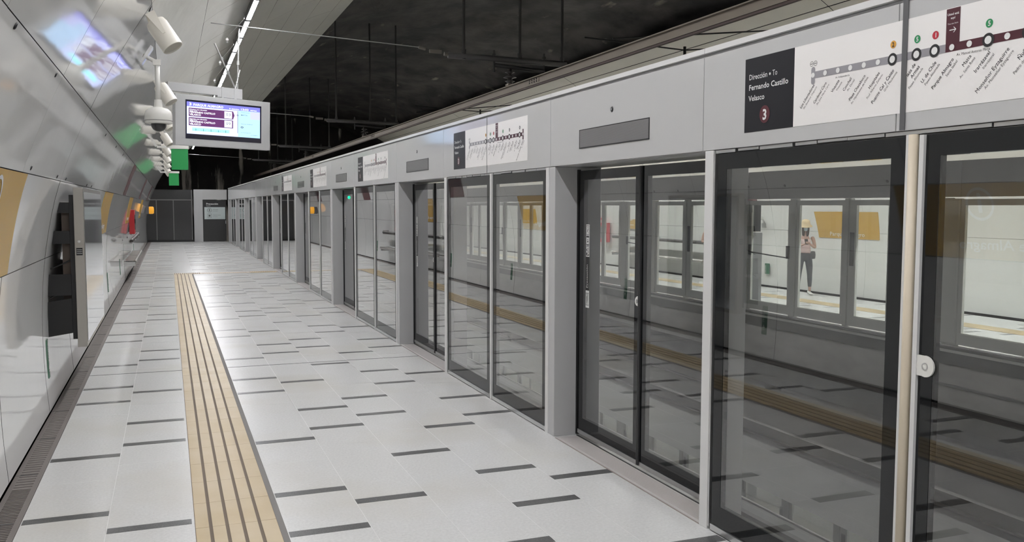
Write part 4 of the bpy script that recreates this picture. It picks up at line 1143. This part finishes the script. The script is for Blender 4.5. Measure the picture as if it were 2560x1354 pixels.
for sx in (-1, 1): chain(vs, es, rs, 0, [((.088*sx, .005, .84), .096), ((.112*sx, -.005, .66), .084), ((.122*sx, -.01, .49), .064), ((.13*sx, .015, .34), .059), ((.135*sx, .02, .15), .040)])
skin_obj('leggings', vs, es, rs, LEGG, wm, 0, 2)
vs = [(0, .012, .97)]; es = []; rs = [(.162, .128)]
chain(vs, es, rs, 0, [((0, .01, 1.04), (.148, .118)), ((0, .008, 1.14), (.138, .108)), ((0, 0, 1.26), (.150, .112)), ((0, 0, 1.335), (.13, .085))])
skin_obj('pink_top', vs, es, rs, PINK, wm, 0, 2)
# arms: elbows at the sides, forearms raised to a phone
for sx, el, wr in ((-1, (-.235, .03, 1.10), (-.06, -.20, 1.18)), (1, (.235, .02, 1.10), (.07, -.21, 1.20))):
    vs = [(.145*sx, .0, 1.365)]; es = []; rs = [.055]
    chain(vs, es, rs, 0, [((.19*sx, .01, 1.29), .047), (el, .038), (tuple(Vector(el).lerp(Vector(wr), .55)), .034), (wr, .023)])
    skin_obj('arm', vs, es, rs, SKIN, wm, 0, 2)
    d = Vector(wr)-Vector(el)
    hand(wm, wr, d*1+Vector((0, 0, .05)), (0, 0, 1) if sx < 0 else (0, -.2, 1), .9, 1.0, sx)
m = MB(); m.box(-.035, .035, -.012, .012, 0, .14); ph_ = m.build('phone', PHONE, wm); ph_.location = (.0, -.30, 1.19); ph_.rotation_euler = (R(-35), 0, R(10))
head(wm, Vector((0, -.05, 1.59)), R(13), R(-6), True, True, True)
shoe(wm, -.135, .02, R(-8)); shoe(wm, .135, .02, R(10))
m = MB(); m.lathe([(.0001, .09), (.05, .08), (.065, .0), (.055, -.09), (.0001, -.10)], (.20, .10, .93), 14); bg = m.build('bag', DKM, wm, smooth=True)
tag(wm, 'woman in a straw hat, pale pink top and grey leggings standing looking at a phone', 'person')

p2 = empty('person', (14.10, 21.05, ZF), R(-20))
vs = [(0, 0, .90)]; es = []; rs = [(.14, .11)]
chain(vs, es, rs, 0, [((0, 0, 1.02), (.12, .09)), ((0, -.01, 1.18), (.13, .10)), ((0, -.01, 1.30), (.15, .10)), ((0, -.01, 1.38), (.08, .07)), ((0, -.02, 1.46), .048), ((0, -.03, 1.52), .05)])
chain(vs, es, rs, 0, [((-.09, -.02, .82), .09), ((-.12, -.12, .62), .078), ((-.14, -.20, .47), .058), ((-.14, -.26, .33), .054), ((-.14, -.33, .12), .034), ((-.14, -.35, .07), .034)])
chain(vs, es, rs, 0, [((.09, .01, .82), .09), ((.10, .02, .62), .078), ((.11, .02, .47), .058), ((.11, .05, .33), .054), ((.11, .08, .12), .034), ((.11, .07, .07), .034)])
skin_obj('body', vs, es, rs, SKIN, p2, 0, 2)
vs = [(0, 0, .90)]; es = []; rs = [(.158, .125)]
chain(vs, es, rs, 0, [((0, 0, 1.0), (.14, .11))]); chain(vs, es, rs, 0, [((-.092, -.02, .82), .105), ((-.115, -.09, .68), .098)]); chain(vs, es, rs, 0, [((.092, .01, .82), .105), ((.10, .02, .68), .098)])
skin_obj('shorts', vs, es, rs, SHORT, p2, 0, 2)
vs = [(0, 0, 1.0)]; es = []; rs = [(.145, .115)]
chain(vs, es, rs, 0, [((0, -.01, 1.18), (.15, .115)), ((0, -.01, 1.30), (.165, .115)), ((0, -.01, 1.365), (.12, .085))])
skin_obj('grey_top', vs, es, rs, TOPG, p2, 0, 2)
for sx, el, wr in ((-1, (-.25, -.02, 1.08), (-.12, -.25, 1.08)), (1, (.25, .02, 1.06), (.10, -.22, 1.06))):
    vs = [(.15*sx, 0, 1.36)]; es = []; rs = [.056]
    chain(vs, es, rs, 0, [((.2*sx, .0, 1.27), .048), (el, .04), (tuple(Vector(el).lerp(Vector(wr), .5)), .035), (wr, .024)])
    skin_obj('arm', vs, es, rs, SKIN, p2, 0, 2); hand(p2, wr, Vector(wr)-Vector(el), (0, 0, 1), .9, 1, sx)
head(p2, Vector((0, -.05, 1.60)), R(18), 0, True, False, False)
shoe(p2, -.14, -.33, R(-6)); shoe(p2, .11, .07, R(8))
tag(p2, 'person in dark shorts and white shoes by the opposite wall, mostly hidden by a post', 'person')
